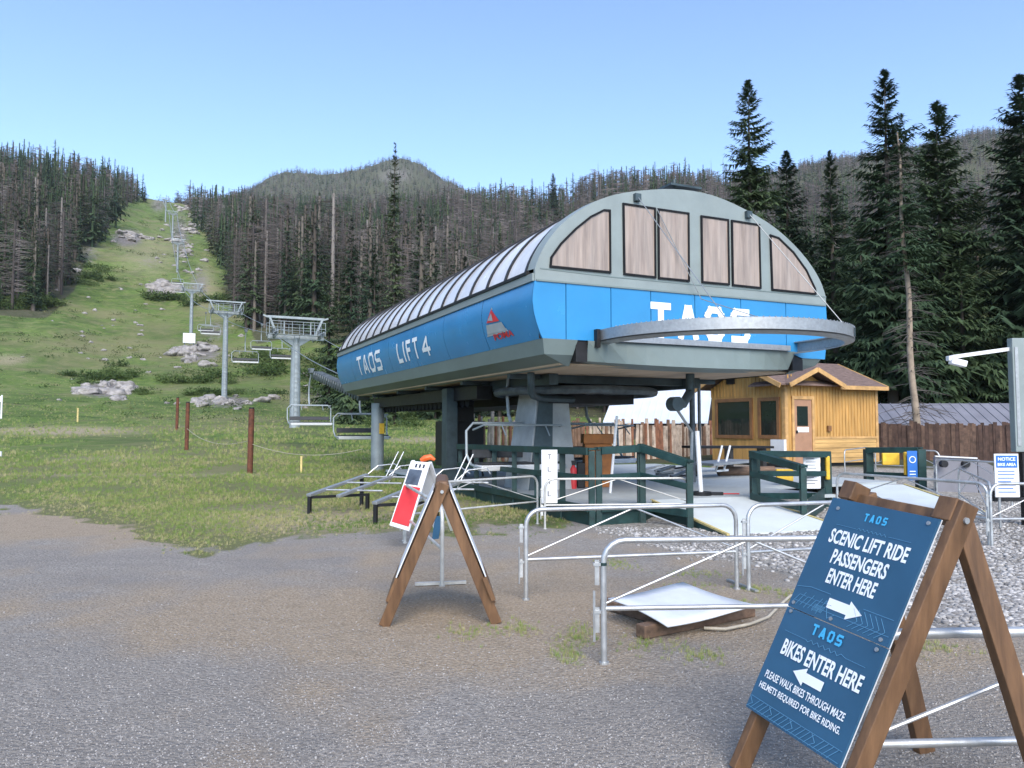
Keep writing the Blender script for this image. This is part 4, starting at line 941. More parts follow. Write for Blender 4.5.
# lettering and emblem on the side
def side_fn(x0, y1, ztop, w, h):
    def fn(u, v, t): 
        z = ztop-h+v; return (float(prof(z))-.012-t, y1-u, z)
    return fn
a = PS(358, 377); b_ = PS(382, 352); w_ = a[1]-PS(381, 360)[1]
def side_text(txt, pxl, pxr, pyt, pyb, sw, gap):
    zt = (PS(pxl, pyt)[2]+0); zb = PS(pxl, pyb)[2]; ya = PS(pxl, (pyt+pyb)/2)[1]; yb = PS(pxr, (pyt+pyb)/2)[1]; w = ya-yb; h = zt-zb
    mb = MB(); strokes(txt, w, h, sw, gap, lambda u, v, t: (float(prof(zb+v))-.010-t, ya-u, zb+v), mb); return mb.build('lettering', 'ink', term)
side_text('TAOS', 358, 381.5, 357.5, 375.5, .10, .16)
side_text('LIFT', 398, 419, 344, 363.5, .10, .16); side_text('4', 422.5, 430.5, 338, 357, .09, .1)
p = PS(494, 322)
def emb(pxs, mat, d=.01):
    P = [PS(*q) for q in pxs]; return MB().poly([(float(prof(q[2]))-d, q[1], q[2]) for q in P]).build('emblem', mat, term)
emb([(493.5, 307.5), (507, 331), (486, 337)], 'silver', .010)
emb([(493.5, 309.5), (501, 321), (488.5, 323.5)], 'red', .014)
emb([(490, 321), (494, 313.5), (495.0, 321)], 'silver', .018)
emb([(488, 325.5), (503, 322), (506, 330), (487, 334.5)], 'silver', .016)
mb = MB(); ya = PS(492, 337)[1]; yb = PS(511, 333)[1]; zb = PS(494, 340)[2]; zt = PS(494, 334)[2]
text(mb, 'POMA', (0, 0, 0), (0, -1, 0), (0, 0, 1), -ya, -yb, zb, zt, (-1, 0, 0), 0, .03); mb.v = [(float(prof(v[2]))-.012, v[1], v[2]) for v in mb.v]; mb.build('emblem_lettering', 'red', term)
# front lettering
pa, pb = PF(650, 305), PF(745, 312); pc = PF(650, 335)
mb = MB(); strokes('TAOS', pb[0]-pa[0]+.1, .64, .125, .15, lambda u, v, t: (pa[0]+u, -.008-t, pa[2]-.58+v), mb); mb.build('lettering', 'ink', term)

# ------------------------------------------------------------------ chairs, ropes, towers
def make_chair(label, grp):
    t = thing('lift_chair', label, 'chairlift chair', (0, 0, 0), 0, grp, local=True)   # origin at the grip; x across, +y travel, seat faces -y
    mb = MB(); mb.tube([(0, 0, 0), (0, .05, -.25), (.0, .42, -.6), (0, .5, -1.0), (0, .42, -1.45), (0, .3, -1.62)], .038, 8); mb.build('hanger_arm', 'galv_far', t, smooth=True)
    mb = MB(); mb.box(-.1, .1, -.16, .16, -.1, .1); mb.tube([(-.13, .1, .07), (.13, .1, .07)], .06, 10); mb.tube([(-.13, -.1, .07), (.13, -.1, .07)], .06, 10); mb.build('grip', 'machine', t)
    w = 1.0; mb = MB()
    fr = [(-w, -.35, -2.55), (-w, .1, -2.5), (-w-.03, .28, -2.3), (-w-.03, .3, -1.8), (-w+.12, .3, -1.64), (w-.12, .3, -1.64), (w+.03, .3, -1.8), (w+.03, .28, -2.3), (w, .1, -2.5), (w, -.35, -2.55)]
    mb.tube(fr, .03, 8); mb.build('frame', 'galv_far', t, smooth=True)
    mb = MB(); mb.prism([(-w+.04, -.40, -2.50), (-w+.04, -.36, -2.62), (-w+.04, .05, -2.60), (-w+.04, .15, -2.50)], (2*w-.08, 0, 0)); mb.build('seat', 'white', t, bevel=.02)
    mb = MB(); mb.box(-w+.06, w-.06, -.34, .08, -2.487, -2.45); mb.build('seat_pad', 'seatpad', t, bevel=.01)
    mb = MB(); mb.obox((0, .19, -2.28), (w-.06, 0, 0), (0, .025, 0), (0, .02, .09)); mb.build('backrest', 'seatpad', t, bevel=.02)
    mb = MB(); mb.tube([(-w+.1, .24, -1.78), (-w+.1, -.35, -1.68), (w-.1, -.35, -1.68), (w-.1, .24, -1.78)], .022, 6)
    for sx in (-.5, .5): mb.tube([(sx, -.35, -1.68), (sx, -.55, -1.9)], .015, 5)
    mb.build('restraint_bar', 'galv_far', t)
    return t
T_ = [W(296, 336, 56.5), W(226, 312, 97), W(192, 290, 155), W(178, 243, 255), W(173, 214, 350), W(166, 200, 440)]
ctr = to_world(WD/2, LN, 0)
GA = 1.62     # half gauge
lp = [to_world(WD/2-GA, 12.5, 2.75), to_world(WD/2-GA, LN+.3, 2.9)]; rp = [to_world(WD/2+GA, 12.5, 2.75), to_world(WD/2+GA, LN+.3, 2.9)]
dirs = []
for i, p in enumerate(T_):
    prev = ctr if i == 0 else T_[i-1]; nx = T_[min(i+1, 5)]; d = nx-prev; d[2] = 0; d = unit(d); dirs.append(d)
    s_ = np.array([d[1], -d[0], 0]); lp.append(p-s_*GA+np.array([0, 0, .12])); rp.append(p+s_*GA+np.array([0, 0, .12]))
for P, lab in ((lp, 'steel haul rope on the uphill side running from the terminal up over the towers, left one'), (rp, 'steel haul rope on the right side of the towers leading back into the terminal')):
    pts = []
    for a, b_ in zip(P[:-1], P[1:]):
        sag = np.linalg.norm(b_-a)*.012
        pts += [a+(b_-a)*t-np.array([0, 0, 4*sag*t*(1-t)]) for t in np.linspace(0, 1, 9)[:-1]]
    pts.append(P[-1]); rad = [max(.022, .00028*np.linalg.norm(p)) for p in pts]
    o = MB().tube(pts, rad, 6).build('haul_rope', 'cable'); tag(o, lab if 'left' not in lab else 'steel haul rope running up over the left ends of the tower cross arms', 'cable')
TL = ['nearest lift tower, grey column with a wide cross arm left of the terminal', 'second lift tower, slim grey column rising from the low rock bank', 'third lift tower with a white box at its foot on the ski run', 'fourth lift tower, small on the slope above the rock face', 'fifth lift tower, tiny below the crest of the run', 'uppermost tiny lift tower at the skyline']
for i, (p, d) in enumerate(zip(T_, dirs)):
    g = float(TZ(p[0], p[1])); yaw = math.atan2(-d[0], d[1]); t = thing('lift_tower', TL[i], 'lift tower', (p[0], p[1], g), yaw, 'chairlift towers in line', local=True)
    h = p[2]-g; r0 = [.36, .33, .34, .32, .36, .4][i]
    MB().tube([(0, 0, -.5), (0, 0, h*.5), (0, 0, h-.15)], [r0*1.1, r0, r0*.85], 14).build('column', 'galv_far', t, smooth=True)
    hw = 2.0; mb = MB(); mb.box(-hw, hw, -.2, .2, -.3+h, h+.05)
    mb.prism([(-hw*.5, -.19, h-.3), (hw*.5, -.19, h-.3), (.3, -.19, h-.75), (-.3, -.19, h-.75)], (0, .38, 0)); mb.build('cross_arm', 'galv_far', t, bevel=.02)
    mb = MB()
    for sx in (-1, 1):
        mb.beam((sx*1.4, 0, h+.05), (sx*1.9, 0, h+1.3), .14, .3, up=(0, 1, 0)); mb.beam((sx*1.95, 0, h+1.28), (sx*2.35, 0, h+1.42), .12, .12)
        mb.box(sx*.95-.04, sx*.95+.04, -.6, -.54, h+.05, h+1.0)
    mb.box(-2.05, 2.05, -.09, .09, h+1.25, h+1.42); mb.build('lifting_frame', 'galv_far', t)
    mb = MB()
    for y in (-.75, .75):
        mb.tube([(-hw, y, h+.95), (hw, y, h+.95)], .025, 6); mb.tube([(-hw, y, h+.5), (hw, y, h+.5)], .02, 6); mb.box(-hw, hw, y-.22, y+.22, h-.03, h)
        for x_ in np.linspace(-hw, hw, 6): mb.tube([(x_, y, h), (x_, y, h+.95)], .022, 6)
    mb.build('catwalk', 'galv_far', t)
    for sx in (-1, 1):
        mb = MB(); mb.beam((sx*GA, -2.1, h-.02), (sx*GA, 2.1, h-.02), .1, .2)
        mb.box(sx*GA-.09, sx*GA+.09, -.25, .25, h-.2, h+.45); mb.tube([(sx*GA+.2*sx, -2, h+.25), (sx*GA+.2*sx, 2, h+.25)], .025, 6)
        sh = mb.build('sheave_train', 'machine', t)
        mb = MB()
        for y in np.linspace(-1.9, 1.9, 8): mb.tube([(sx*GA-.05, y, h-.02), (sx*GA+.05, y, h-.02)], .2, 12)
        mb.build('sheave_wheels', 'galv_far', sh)
    mb = MB()
    for z in np.arange(.5, h-.4, .35 if i < 2 else .8): mb.tube([(-.18, -r0-.12, z), (.18, -r0-.12, z)], .015, 4)
    for x_ in (-.18, .18): mb.tube([(x_, -r0-.12, .3), (x_, -r0-.12, h)], .018, 4)
    mb.build('ladder', 'galv_far', t)
# junction box at the foot of the third tower
p = W(191, 333, 149); g = float(TZ(p[0], p[1])); t = thing('cabinet', 'white cabinet on thin legs at the foot of the third lift tower', 'cabinet', (p[0], p[1]-.8, g), YAW, local=True)
MB().box(-1.1, 1.1, -.2, .3, 1.0, 2.9).build('box', 'white', t, bevel=.03)
mb = MB(); [mb.box(s_*.8-.08, s_*.8+.08, -.1, .1, -1.5, 1.0) for s_ in (-1, 1)]; mb.build('legs', 'darksteel', t)
# chairs
proto = None
CH = [  # px of grip, py of grip, distance, label
 (311, 371, 37.0, 'hanging chair nearest the terminal, low in front of the nearest tower column'),
 (246, 331, 62, 'chair hanging in the gap between the two nearest towers, pale seat edge facing down'),
 (262, 325, 79, 'chair seen behind the cross arm of the nearest tower, second from the nearest tower'),
 (211, 311, 84, 'chair hanging just left of the second tower column'),
 (178, 270, 140, 'chair at the left end of the third tower cross arm'),
 (206, 313, 108, 'small chair farther off between the second and third towers'),
 (180, 281, 170, 'small chair below the left end of the third tower cross arm'),
 (283, 330, 68, 'chair directly behind the column of the nearest tower'),
 (176, 232, 290, 'tiny chair high on the line between the fourth and fifth towers')]
for i, (px_, py_, dd, lab) in enumerate(CH):
    p = W(px_, py_, dd); yw = YAW if dd < 60 else .42
    if proto is None: proto = make_chair(lab, 'chairs hanging on the lift line'); proto.location = tuple(p); proto.rotation_euler = (0, 0, yw); o = proto
    else: o = dup(proto, p, yw, lab, 'chairs hanging on the lift line')
for (x_, y_, z_, r_, lab) in ((1.35, 3.6, 3.32, 0, 'chair parked under the left side of the terminal in front of the slatted fence'), (WD/2+GA-.5, 5.2, 3.32, .3, 'chair parked under the terminal beside the orange crate'), (1.5, LN+2.6, 3.75, 0, 'chair just emerging under the far end of the terminal')):
    p = to_world(x_, y_, z_); dup(proto, p, YAW+r_, lab, 'chairs hanging on the lift line')
# wheel train ramp where the rope leaves the terminal
t = thing('rope_guide', 'inclined row of grey rollers poking out of the far end of the terminal', 'rope guide', to_world(0, 0, 0), YAW, local=True)
for sx in (WD/2-GA-.2,):
    mb = MB(); a = np.array([.9, LN-.1, 2.7]); b_ = np.array([.5, LN+6.5, 3.85]); mb.beam(a, b_, .12, .16); mb.build('beam', 'galv_far', t)
    mb = MB()
    for u in np.linspace(.02, .98, 20): q = a+(b_-a)*u; mb.tube([q+np.array([-.2, 0, -.05]), q+np.array([.2, 0, -.05])], .17, 10)
    mb.build('rollers', 'machine', t)
# ------------------------------------------------------------------ wooden cabin
C0 = W(786, 462, 27.0); C0[2] = .33
t = thing('wooden_cabin', 'honey coloured wooden lift cabin with brown shingle roof, right of the terminal', 'cabin', C0, YAW, local=True)
def CF(px, py, y=0.0): return PF(px, py, y, C0)
def CS(px, py, x=0.0): return PS(px, py, x, C0)
cw = CF(877, 420)[0]; cd = CS(712, 420)[1]; wt = CF(786, 384)[2]; cz = -.02
print('cabin', cw, cd, wt)
wallz = wt
mb = MB(); mb.box(0, cw, 0, .1, cz, wallz)
hs = CF(820, 438)[2]
x = CF(796, 400)[0]
d0, d1 = CF(794, 430)[0], CF(811, 430)[0]; dz1 = CF(800, 400)[2]
mb = MB(); mb.box(d1+.14, cw, 0, .1, hs, wallz).box(0, d0-.02, 0, .1, cz, wallz).box(d0-.02, d1+.14, 0, .1, dz1+.02, wallz)
for xx in np.arange(d1+.3, cw-.05, .155): mb.box(xx, xx+.05, -.022, 0, hs+.01, wallz)
for xx in np.arange(.12, d1+.1, .155): mb.box(xx, xx+.05, -.022, 0, dz1+.16, wallz+.35)
mb.box(0, .1, .1, cd, cz, wallz)
for yy in np.arange(.1, cd, .19): mb.box(-.022, 0, yy, yy+.05, CS(750, 399)[2]+.12, wallz+(.75*(1-abs(yy-cd/2)/(cd/2))))
mb.box(cw-.1, cw, .1, cd, cz, wallz).box(.1, cw-.1, cd-.1, cd, cz, wallz)
mb.prism([(0, 0, wallz), (0, cd, wallz), (0, cd/2, wallz+.85)], (.1, 0, 0)).prism([(cw-.1, 0, wallz), (cw-.1, cd, wallz), (cw-.1, cd/2, wallz+.85)], (.1, 0, 0))
gx1 = CF(826, 383)[0]; gpx = CF(807, 369)
mb.prism([(0.0, -.02, wallz-.05), (gx1, -.02, wallz-.05), (gx1/2, -.02, wallz+.45)], (0, .06, 0))
mb.build('wall', 'cedar', t)
mb = MB()
for k in range(5): mb.box(d1+.14, cw, -.02-.004*(k % 2), .08, cz+k*(hs-cz)/5, cz+(k+1)*(hs-cz)/5-.012)
mb.build('lower_boards', 'cedar_h', t)
mb = MB(); mb.box(-.03, .1, -.035, -.0, cz, wallz-.02).box(cw-.1, cw+.03, -.035, -.024, cz, wallz).box(d1+.14, cw-.1, -.045, -.02, hs-.03, hs+.05); mb.box(-.035, -.024, 0, .12, cz, wallz); mb.build('corner_trim', 'trim', t)
# door
f_ = MB(); f_.box(d0-.12, d0-.02, -.06, -.0, cz, dz1+.1).box(d1+.02, d1+.12, -.06, .0, cz, dz1+.1).box(d0-.12, d1+.12, -.065, -.003, dz1+.02, dz1+.14).build('door_frame', 'trim', t)
dr = MB().box(d0-.015, d1+.015, -.03, .03, cz, dz1+.015).build('door', 'doorpaint', t)
MB().box(d0+.12, d1-.17, -.036, -.031, dz1-.92, dz1-.22).build('door_pane', 'glass', dr)
MB().box(d0+.12, d1-.14, -.038, -.031, dz1-1.14, dz1-.96).build('notice', 'white', dr)
MB().box(d0+.06, d0+.12, -.07, -.031, dz1-1.18, dz1-1.08).build('handle', 'black', dr)
# windows on the gable side
for (a, b_) in (((718, 402), (751, 435)), ((761, 401), (778, 435))):
    p, q = CS(*a), CS(*b_); y0, y1 = q[1], p[1]; z1 = CS((a[0]+b_[0])/2, a[1])[2]; z0 = CS((a[0]+b_[0])/2, b_[1])[2]
    mb = MB()
    for (ya, yb, za, zb) in ((y0-.13, y1+.13, z1+.0, z1+.13), (y0-.13, y1+.13, z0-.13, z0), (y0-.13, y0, z0, z1), (y1, y1+.13, z0, z1)): mb.box(-.06, -.002, ya, yb, za, zb)
    w_ = mb.build('window', 'frame_brown', t); MB().box(-.02, -.003, y0, y1, z0, z1).build('pane', 'glass', w_)
p, q = CS(727, 375.5), CS(735, 384); MB().box(-.05, -.003, q[1], p[1], q[2], p[2]).build('vent', 'black', t)
p = CS(778, 448, -.1); MB().box(-.16, -.05, p[1]-.35, p[1]+.3, p[2]-.22, p[2]+.3).build('meter_box', 'white', t)
p = CF(828, 429); MB().box(p[0]-.08, p[0]+.08, -.1, -.023, p[2]-.08, p[2]+.12).build('wall_lamp', 'frame_brown', t)
# roof
rz = wallz+.84; ov = .36
def slab(mb, a, b_, c_, d_, th=.09): return mb.prism([a, b_, c_, d_], (0, 0, -th))
ez = wallz-.02
mb = MB(); sl_ = (rz-ez)/(cd/2)
mb.prism([(-.5, -ov, ez-sl_*ov+.12), (cw+.15, -ov, ez-sl_*ov+.12), (cw+.15, cd/2, rz+.12), (-.5, cd/2, rz+.12)], (0, 0, .05))
mb.prism([(-.5, cd+ov, ez-sl_*ov+.12), (cw+.15, cd+ov, ez-sl_*ov+.12), (cw+.15, cd/2+.002, rz+.12), (-.5, cd/2+.002, rz+.12)], (0, 0, .05))
gm = gx1/2; gr = CF(807, 370)[2]+.0
for s_ in (-1, 1): mb.prism([(gm, -.55, gr), (gm, 1.5, gr), (gm+s_*(gm+.3), 1.5, wallz-.05), (gm+s_*(gm+.3), -.55, wallz-.05)], (0, 0, .06))
mb.build('roof', 'shingle', t)
mb = MB()
mb.box(gx1+.3, cw+.18, -ov-.05, -ov-.005, ez-sl_*ov+.02, ez-sl_*ov+.16)
for x_ in (-.55,):
    mb.beam((x_, -ov, ez-sl_*ov+.10), (x_, cd/2, rz+.10), .05, .16); mb.beam((x_, cd+ov, ez-sl_*ov+.10), (x_, cd/2, rz+.10), .05, .16)
mb.beam((cw+.18, -ov, ez-sl_*ov+.10), (cw+.18, cd/2, rz+.10), .05, .16)
for s_ in (-1, 1): mb.beam((gm, -.58, gr-.02), (gm+s_*(gm+.32), -.58, wallz-.07), .05, .15)
mb.build('fascia', 'trim', t)
MB().box(-.05, cw+.05, .1, cd, -.35, cz-.004).build('base', 'black', t)

# ------------------------------------------------------------------ buildings and fences behind
def gable_house(name, label, a, b_, D, zt, zr, z0, depth, roofm, wallm, ribs=True):
    """a,b_: photo columns of the eave ends at distance D; roof rises away from the viewer to zr"""
    p = W(a, 420, D[0]); q = W(b_, 420, D[1]); p[2] = q[2] = 0; u = unit(q-p); v = np.array([-u[1], u[0], 0]); l = np.linalg.norm(q-p)
    t = thing(name, label, 'building', (p[0], p[1], z0))
    mb = MB()
    P = lambda x, y, z: p+u*x+v*y+np.array([0, 0, z])
    mb.prism([P(.3, .4, z0), P(.3, depth-.4, z0), P(.3, depth-.4, zt), P(.3, depth/2, zr-.1), P(.3, .4, zt)], u*(l-.6)); mb.build('wall', wallm, t)
    mb = MB()
    mb.prism([P(0, 0, zt-.15), P(0, depth/2, zr), P(0, depth/2, zr+.12), P(0, 0, zt-.03)], u*l); mb.prism([P(0, depth, zt-.15), P(0, depth/2+.01, zr), P(0, depth/2+.01, zr+.12), P(0, depth, zt-.03)], u*l)
    if ribs:
        for x in np.arange(.3, l, .45): mb.beam(P(x, .0, zt-.02), P(x, depth/2, zr+.13), .04, .05)
    mb.build('roof', roofm, t); return t
zt1 = W(650, 421, 46)[2]; zr1_ = W(650, 388, 51)[2]
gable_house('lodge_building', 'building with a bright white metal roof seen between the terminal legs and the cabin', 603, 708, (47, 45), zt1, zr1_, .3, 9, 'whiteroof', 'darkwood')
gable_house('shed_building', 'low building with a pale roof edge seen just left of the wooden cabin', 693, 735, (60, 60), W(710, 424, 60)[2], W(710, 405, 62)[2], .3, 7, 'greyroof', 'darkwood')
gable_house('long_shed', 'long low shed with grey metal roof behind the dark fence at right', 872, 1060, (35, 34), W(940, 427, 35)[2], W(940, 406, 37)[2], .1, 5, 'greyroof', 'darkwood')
def palisade(name, label, path, n, hgt, mat_list, r=(.04, .075), jit=.22, flat=False):
    t = thing(name, label, 'fence', path[0]); P = [np.array(p) for p in path]; rr = random.Random(5); L_ = [np.linalg.norm(b_-a) for a, b_ in zip(P[:-1], P[1:])]; tot = sum(L_)
    for i in range(n):
        s = tot*i/(n-1)
        for k, l in enumerate(L_):
            if s <= l+1e-6 or k == len(L_)-1: break
            s -= l
        p = P[k]+(P[k+1]-P[k])*min(1, s/L_[k]); g = p[2]; h = hgt(i/(n-1))+rr.gauss(0, jit*.45)
        m = MB(); mt = rr.choice(mat_list); ra_ = rr.uniform(*r)
        u = unit(P[k+1]-P[k]); off = np.array([-u[1], u[0], 0])*rr.uniform(-.03, .03)
        if flat: m.obox(p+off+np.array([0, 0, h/2]), u*ra_, np.array([-u[1], u[0], 0])*.012, np.array([rr.gauss(0, .01), 0, h/2]))
        else: m.tube([p+off-np.array([0, 0, .1]), p+off+np.array([rr.gauss(0, .03), 0, h])], [ra_, ra_*.8], 6)
        m.build('picket', mt, t, recalc=False)
    
    mb = MB()
    for z in (.5, 1.4):
        for a, b_ in zip(P[:-1], P[1:]): mb.beam(a+np.array([0, .1, z]), b_+np.array([0, .1, z]), .06, .08)
    mb.build('rail', 'oldwood', t); return t
M['pick1'] = pmat('split_picket_pale', (0.46, 0.38, 0.31), .9, 0, .3, 4, .3, 30); M['pick2'] = pmat('split_picket_brown', (0.17, 0.105, 0.07), .9, 0, .3, 4, .3, 30); M['pick3'] = pmat('split_picket_red', (0.24, 0.11, 0.065), .9, 0, .3, 4, .3, 30)
M['pick4'] = pmat('dark_fence_board', (0.085, 0.05, 0.038), .85, 0, .35, 4, .3, 30); M['pick5'] = pmat('brown_fence_board', (0.14, 0.085, 0.06), .85, 0, .35, 4, .3, 30)
def gp(px, Y, z=None): q = W(px, 430, Y); q[2] = float(TZ(q[0], q[1])) if z is None else z; return q
palisade('picket_fence', 'rough fence of pale and reddish split pickets behind the terminal', [gp(452, 30, .15), gp(560, 30.5, .15), gp(640, 32, .15), gp(722, 36, .15)], 100, lambda u: 1.86-.38*u, ['pick1', 'pick1', 'pick2', 'pick3', 'pick1'], (.06, .10), .26)
palisade('board_fence', 'dark brown upright board fence under the grey roofed shed at right', [gp(872, 33, .05), gp(960, 31, .05), gp(1075, 29, .05)], 98, lambda u: 1.66, ['pick4', 'pick4', 'pick5'], (.062, .075), .12, flat=True)

# ------------------------------------------------------------------ deck, ramps, railings
ZD = .28
def lev(px, py, z=ZD): return G(px, py, z)
L1, R1, L0 = G(653, 500, ZD), G(750, 496.5, ZD), G(730, 534.5, .02)
rw = R1-L1; R0 = L0+np.array([rw[0], rw[1], 0])*1.0; R0[2] = .02
KL = np.array([1.30, 12.62, 0]); KM = np.array([2.16, 13.02, 0])
FL = KL+AX*12.5
deckpts = [KL+np.array([0, 0, 0]), KM, L1, R1, np.array([6.35, 15.2, 0]), np.array([6.35, 15.2, 0])+BX*.0+AX*2.0, np.array([6.35, 15.2, 0])+BX*4.2+AX*2.0, np.array([6.35, 15.2, 0])+BX*4.2+AX*12, FL]
dk = thing('deck', 'pale grey loading deck under the terminal', 'deck', (KL[0], KL[1], 0)); del dk['category']; del dk['label']; dk['kind'] = 'structure'
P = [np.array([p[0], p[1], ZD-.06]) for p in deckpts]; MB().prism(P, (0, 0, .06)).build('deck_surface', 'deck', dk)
mb = MB()
for a, b_ in zip(P[:3]+[P[-1]], P[1:3]+[P[2], P[0]]):
    if np.linalg.norm(b_-a) < .05: continue
    m_ = (a+b_)/2; u = unit(b_-a); n_ = np.array([u[1], -u[0], 0])*.02; mb.obox(np.array([m_[0], m_[1], .11])+n_, (b_-a)/2*np.array([1, 1, 0]), n_*.6, (0, 0, .108))
mb.build('deck_skirt', 'green', dk)
rp_ = thing('ramp', 'pale entry ramp with worn yellow edges in front of the terminal', 'ramp', (L0[0], L0[1], 0))
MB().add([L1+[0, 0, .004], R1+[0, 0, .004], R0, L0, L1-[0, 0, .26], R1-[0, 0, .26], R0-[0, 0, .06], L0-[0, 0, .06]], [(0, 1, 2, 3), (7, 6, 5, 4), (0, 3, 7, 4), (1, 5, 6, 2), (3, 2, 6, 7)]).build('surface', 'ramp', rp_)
uu = unit(rw)
for a, b_, s_ in ((L1, L0, -1), (R1, R0, 1)): MB().beam(a+uu*s_*.03+[0, 0, .0], b_+uu*s_*.03+[0, 0, .0], .05, .03).build('yellow_edge', 'paleyellow', rp_)
mb = MB(); 
for a, b_, s_ in ((L1, L0, -1), (R1, R0, 1)): MB().prism([a+uu*s_*.058-[0, 0, .02], b_+uu*s_*.058-[0, 0, .02], b_+uu*s_*.058-[0, 0, .06], a+uu*s_*.058-[0, 0, .26]], uu*s_*-.02).build('side_board', 'green', rp_)
def railing(label, posts, rails=((.97, .05, .12), (.62, .035, .10), (.22, .035, .12)), pw=.10, skirt=False, cat_='railing', capw=.14):
    """posts: list of (base point, top z)"""
    t = thing('railing', label, cat_, posts[0][0])
    for b_, tz in posts: MB().box(b_[0]-pw/2, b_[0]+pw/2, b_[1]-pw/2, b_[1]+pw/2, b_[2]-.02, tz-.03).build('post', 'green', t, bevel=.006)
    for (fr, w, h) in rails:
        mb = MB()
        for (a, ta), (b_, tb) in zip(posts[:-1], posts[1:]):
            A = np.array([a[0], a[1], a[2]+(ta-a[2])*fr]); B = np.array([b_[0], b_[1], b_[2]+(tb-b_[2])*fr]); u = unit(B-A); n_ = np.array([u[1], -u[0], 0])*(pw/2+w/2+.002)
            mb.beam(A+n_, B+n_, w, h)
        mb.build('rail', 'green', t, bevel=.005)
    mb = MB()
    for (a, ta), (b_, tb) in zip(posts[:-1], posts[1:]):
        A = np.array([a[0], a[1], ta]); B = np.array([b_[0], b_[1], tb]); u = unit(B-A); mb.beam(A-u*.05, B+u*.05, capw, .04)
    mb.build('cap', 'green', t, bevel=.005)
    return t
def pt(p, z): return np.array([p[0], p[1], z])
e = KL+AX*5.9; e1 = KL+AX*.02
posts = []
for k in range(7):
    q = KL+AX*(6.0*(1-k/6)); posts.append((pt(q-BX*.0, .0), 1.24-.06*(1-k/6)))
railing('dark green railing along the left edge of the deck', posts)
kp = G(640, 504.5, ZD)
railing('dark green railing across the deck front right of the white sign', [(pt(KL+[.12, .02, 0], 0), 1.25), (pt(KM, .0), 1.28)])
er = G(690, 528, 0)
railing('dark green handrail sloping down the left side of the ramp', [(pt(KM+[.03, -.03, 0], .0), 1.29), (pt(er, 0), W(690, 461, er[1])[2])])
pA, pB, pC = G(754, 498, ZD), None, None
fB = .62; pB = R1+(R0-R1)*fB; pC = G(827, 506.5, .02)
railing('dark green handrail sloping down the right side of the ramp', [(pt(pA, ZD-.2), W(753, 452, pA[1])[2]), (pt(pB, .05), W(803, 466, pB[1])[2])])
back = pA+unit(pC-pA)*0
t = railing('dark green railing panel holding a white notice right of the ramp', [(pt(pA+[0.06, .12, 0], ZD-.2), W(754, 452, pA[1]+.12)[2]), (pt(pC, 0), W(827, 452.5, pC[1])[2])], pw=.16)
MB().add([pt(pB+[.1, .06, 0], .0), pt(pC, 0), pt(pC, .42), pt(pB+[.1, .06, 0], .38)], [(0, 1, 2, 3)]).build('kick_board', 'green', t)
def flat_sign(name, label, cat_, px0, px1, py0, py1, Y, mat='white', th=.02, face=None, yaw=0.0, trim=None):
    a = W((px0+px1)/2, (py0+py1)/2, Y); w = (px1-px0)*Y/F; h = (py1-py0)*Y/F
    t = thing(name, label, cat_, a, yaw, local=True)
    MB().box(-w/2, w/2, 0, th, -h/2, h/2).build('panel', mat, t, bevel=.003); return t, w, h
# white height sign with figures
t, w_, h_ = flat_sign('height_sign', 'narrow upright white sign with dark characters on the deck railing', 'sign', 541.5, 557.5, 450, 503, 12.35, yaw=.12)
mb = MB()
for k, ch in enumerate('TLTL'): text(mb, ch, (0, 0, 0), (1, 0, 0), (0, 0, 1), -.03, .03, h_*(.37-.23*k)-.04, h_*(.37-.23*k)+.04, (0, -1, 0), .003, .0)
mb.build('lettering', 'inkdark', t)
# white notice with printed lines
t, w_, h_ = flat_sign('notice_sign', 'white notice with rows of small print on the railing right of the ramp', 'sign', 803.5, 820.5, 452.5, 488.5, pC[1]-.25, yaw=.05)
mb = MB(); rr = random.Random(3)
for k in range(9): mb.box(-w_*.36, w_*(.1+.26*rr.random()), -.003, -.001, h_*(.32-.085*k)-.006, h_*(.32-.085*k)+.006)
mb.build('print', 'screen', t); MB().box(-w_*.2, w_*.2, -.003, -.001, h_*.4, h_*.45).build('heading', 'inkblue', t)
def pad(label, px0, px1, py0, py1, Y, mat='yellow', nm='yellow_pad'):
    a = W((px0+px1)/2, (py0+py1)/2, Y); w = (px1-px0)*Y/F; h = (py1-py0)*Y/F; o = MB().box(a[0]-w/2, a[0]+w/2, a[1]-.04, a[1]+.04, a[2]-h/2, a[2]+h/2).build('crash_pad' if nm == 'yellow_pad' else 'warning_board', mat, None, bevel=.02); tag(o, label, 'pad'); return o
pad('tall yellow pad strapped to the end post beside the white notice', 825.5, 829.5, 456, 479.5, pC[1]-.13)
pad('yellow board behind the handrail right of the ramp, under the cabin', 776, 793, 469, 481, 17.6)
# gate frame with yellow panel and blue arrow sign
g1 = G(870, 481, .02); g2 = G(921, 483, .02); g1 = W(869, 481, 20.5); g2 = W(921, 483, 19.5); g1[2] = g2[2] = 0
t = railing('dark green frame holding a yellow panel and a small blue sign', [(g1, W(869, 448, 20.5)[2]), (g2, W(921, 448, 19.5)[2])], pw=.2, rails=((.95, .05, .14), (.35, .05, .12)))
pad('square yellow panel fixed inside the dark green frame', 882, 899, 453, 465, 19.75, nm='yellow_panel'); pad('narrow yellow pad beside the blue sign', 904, 907.5, 452, 475, 19.45)
t, w_, h_ = flat_sign('blue_sign', 'small upright blue sign with a white ring and arrow on the dark green frame', 'sign', 907.5, 917.5, 451, 480, 19.3, 'signblue2')
mb = MB(); mb.tube([(w_*.30*math.cos(a), -.006, h_*.2+w_*.30*math.sin(a)) for a in np.linspace(0, 6.28, 25)[:-1]], .012, 5, closed=True)
for k in range(3): mb.box(-w_*.3, w_*.3, -.004, -.001, -h_*(.2+.1*k)-.01, -h_*(.2+.1*k)+.01)
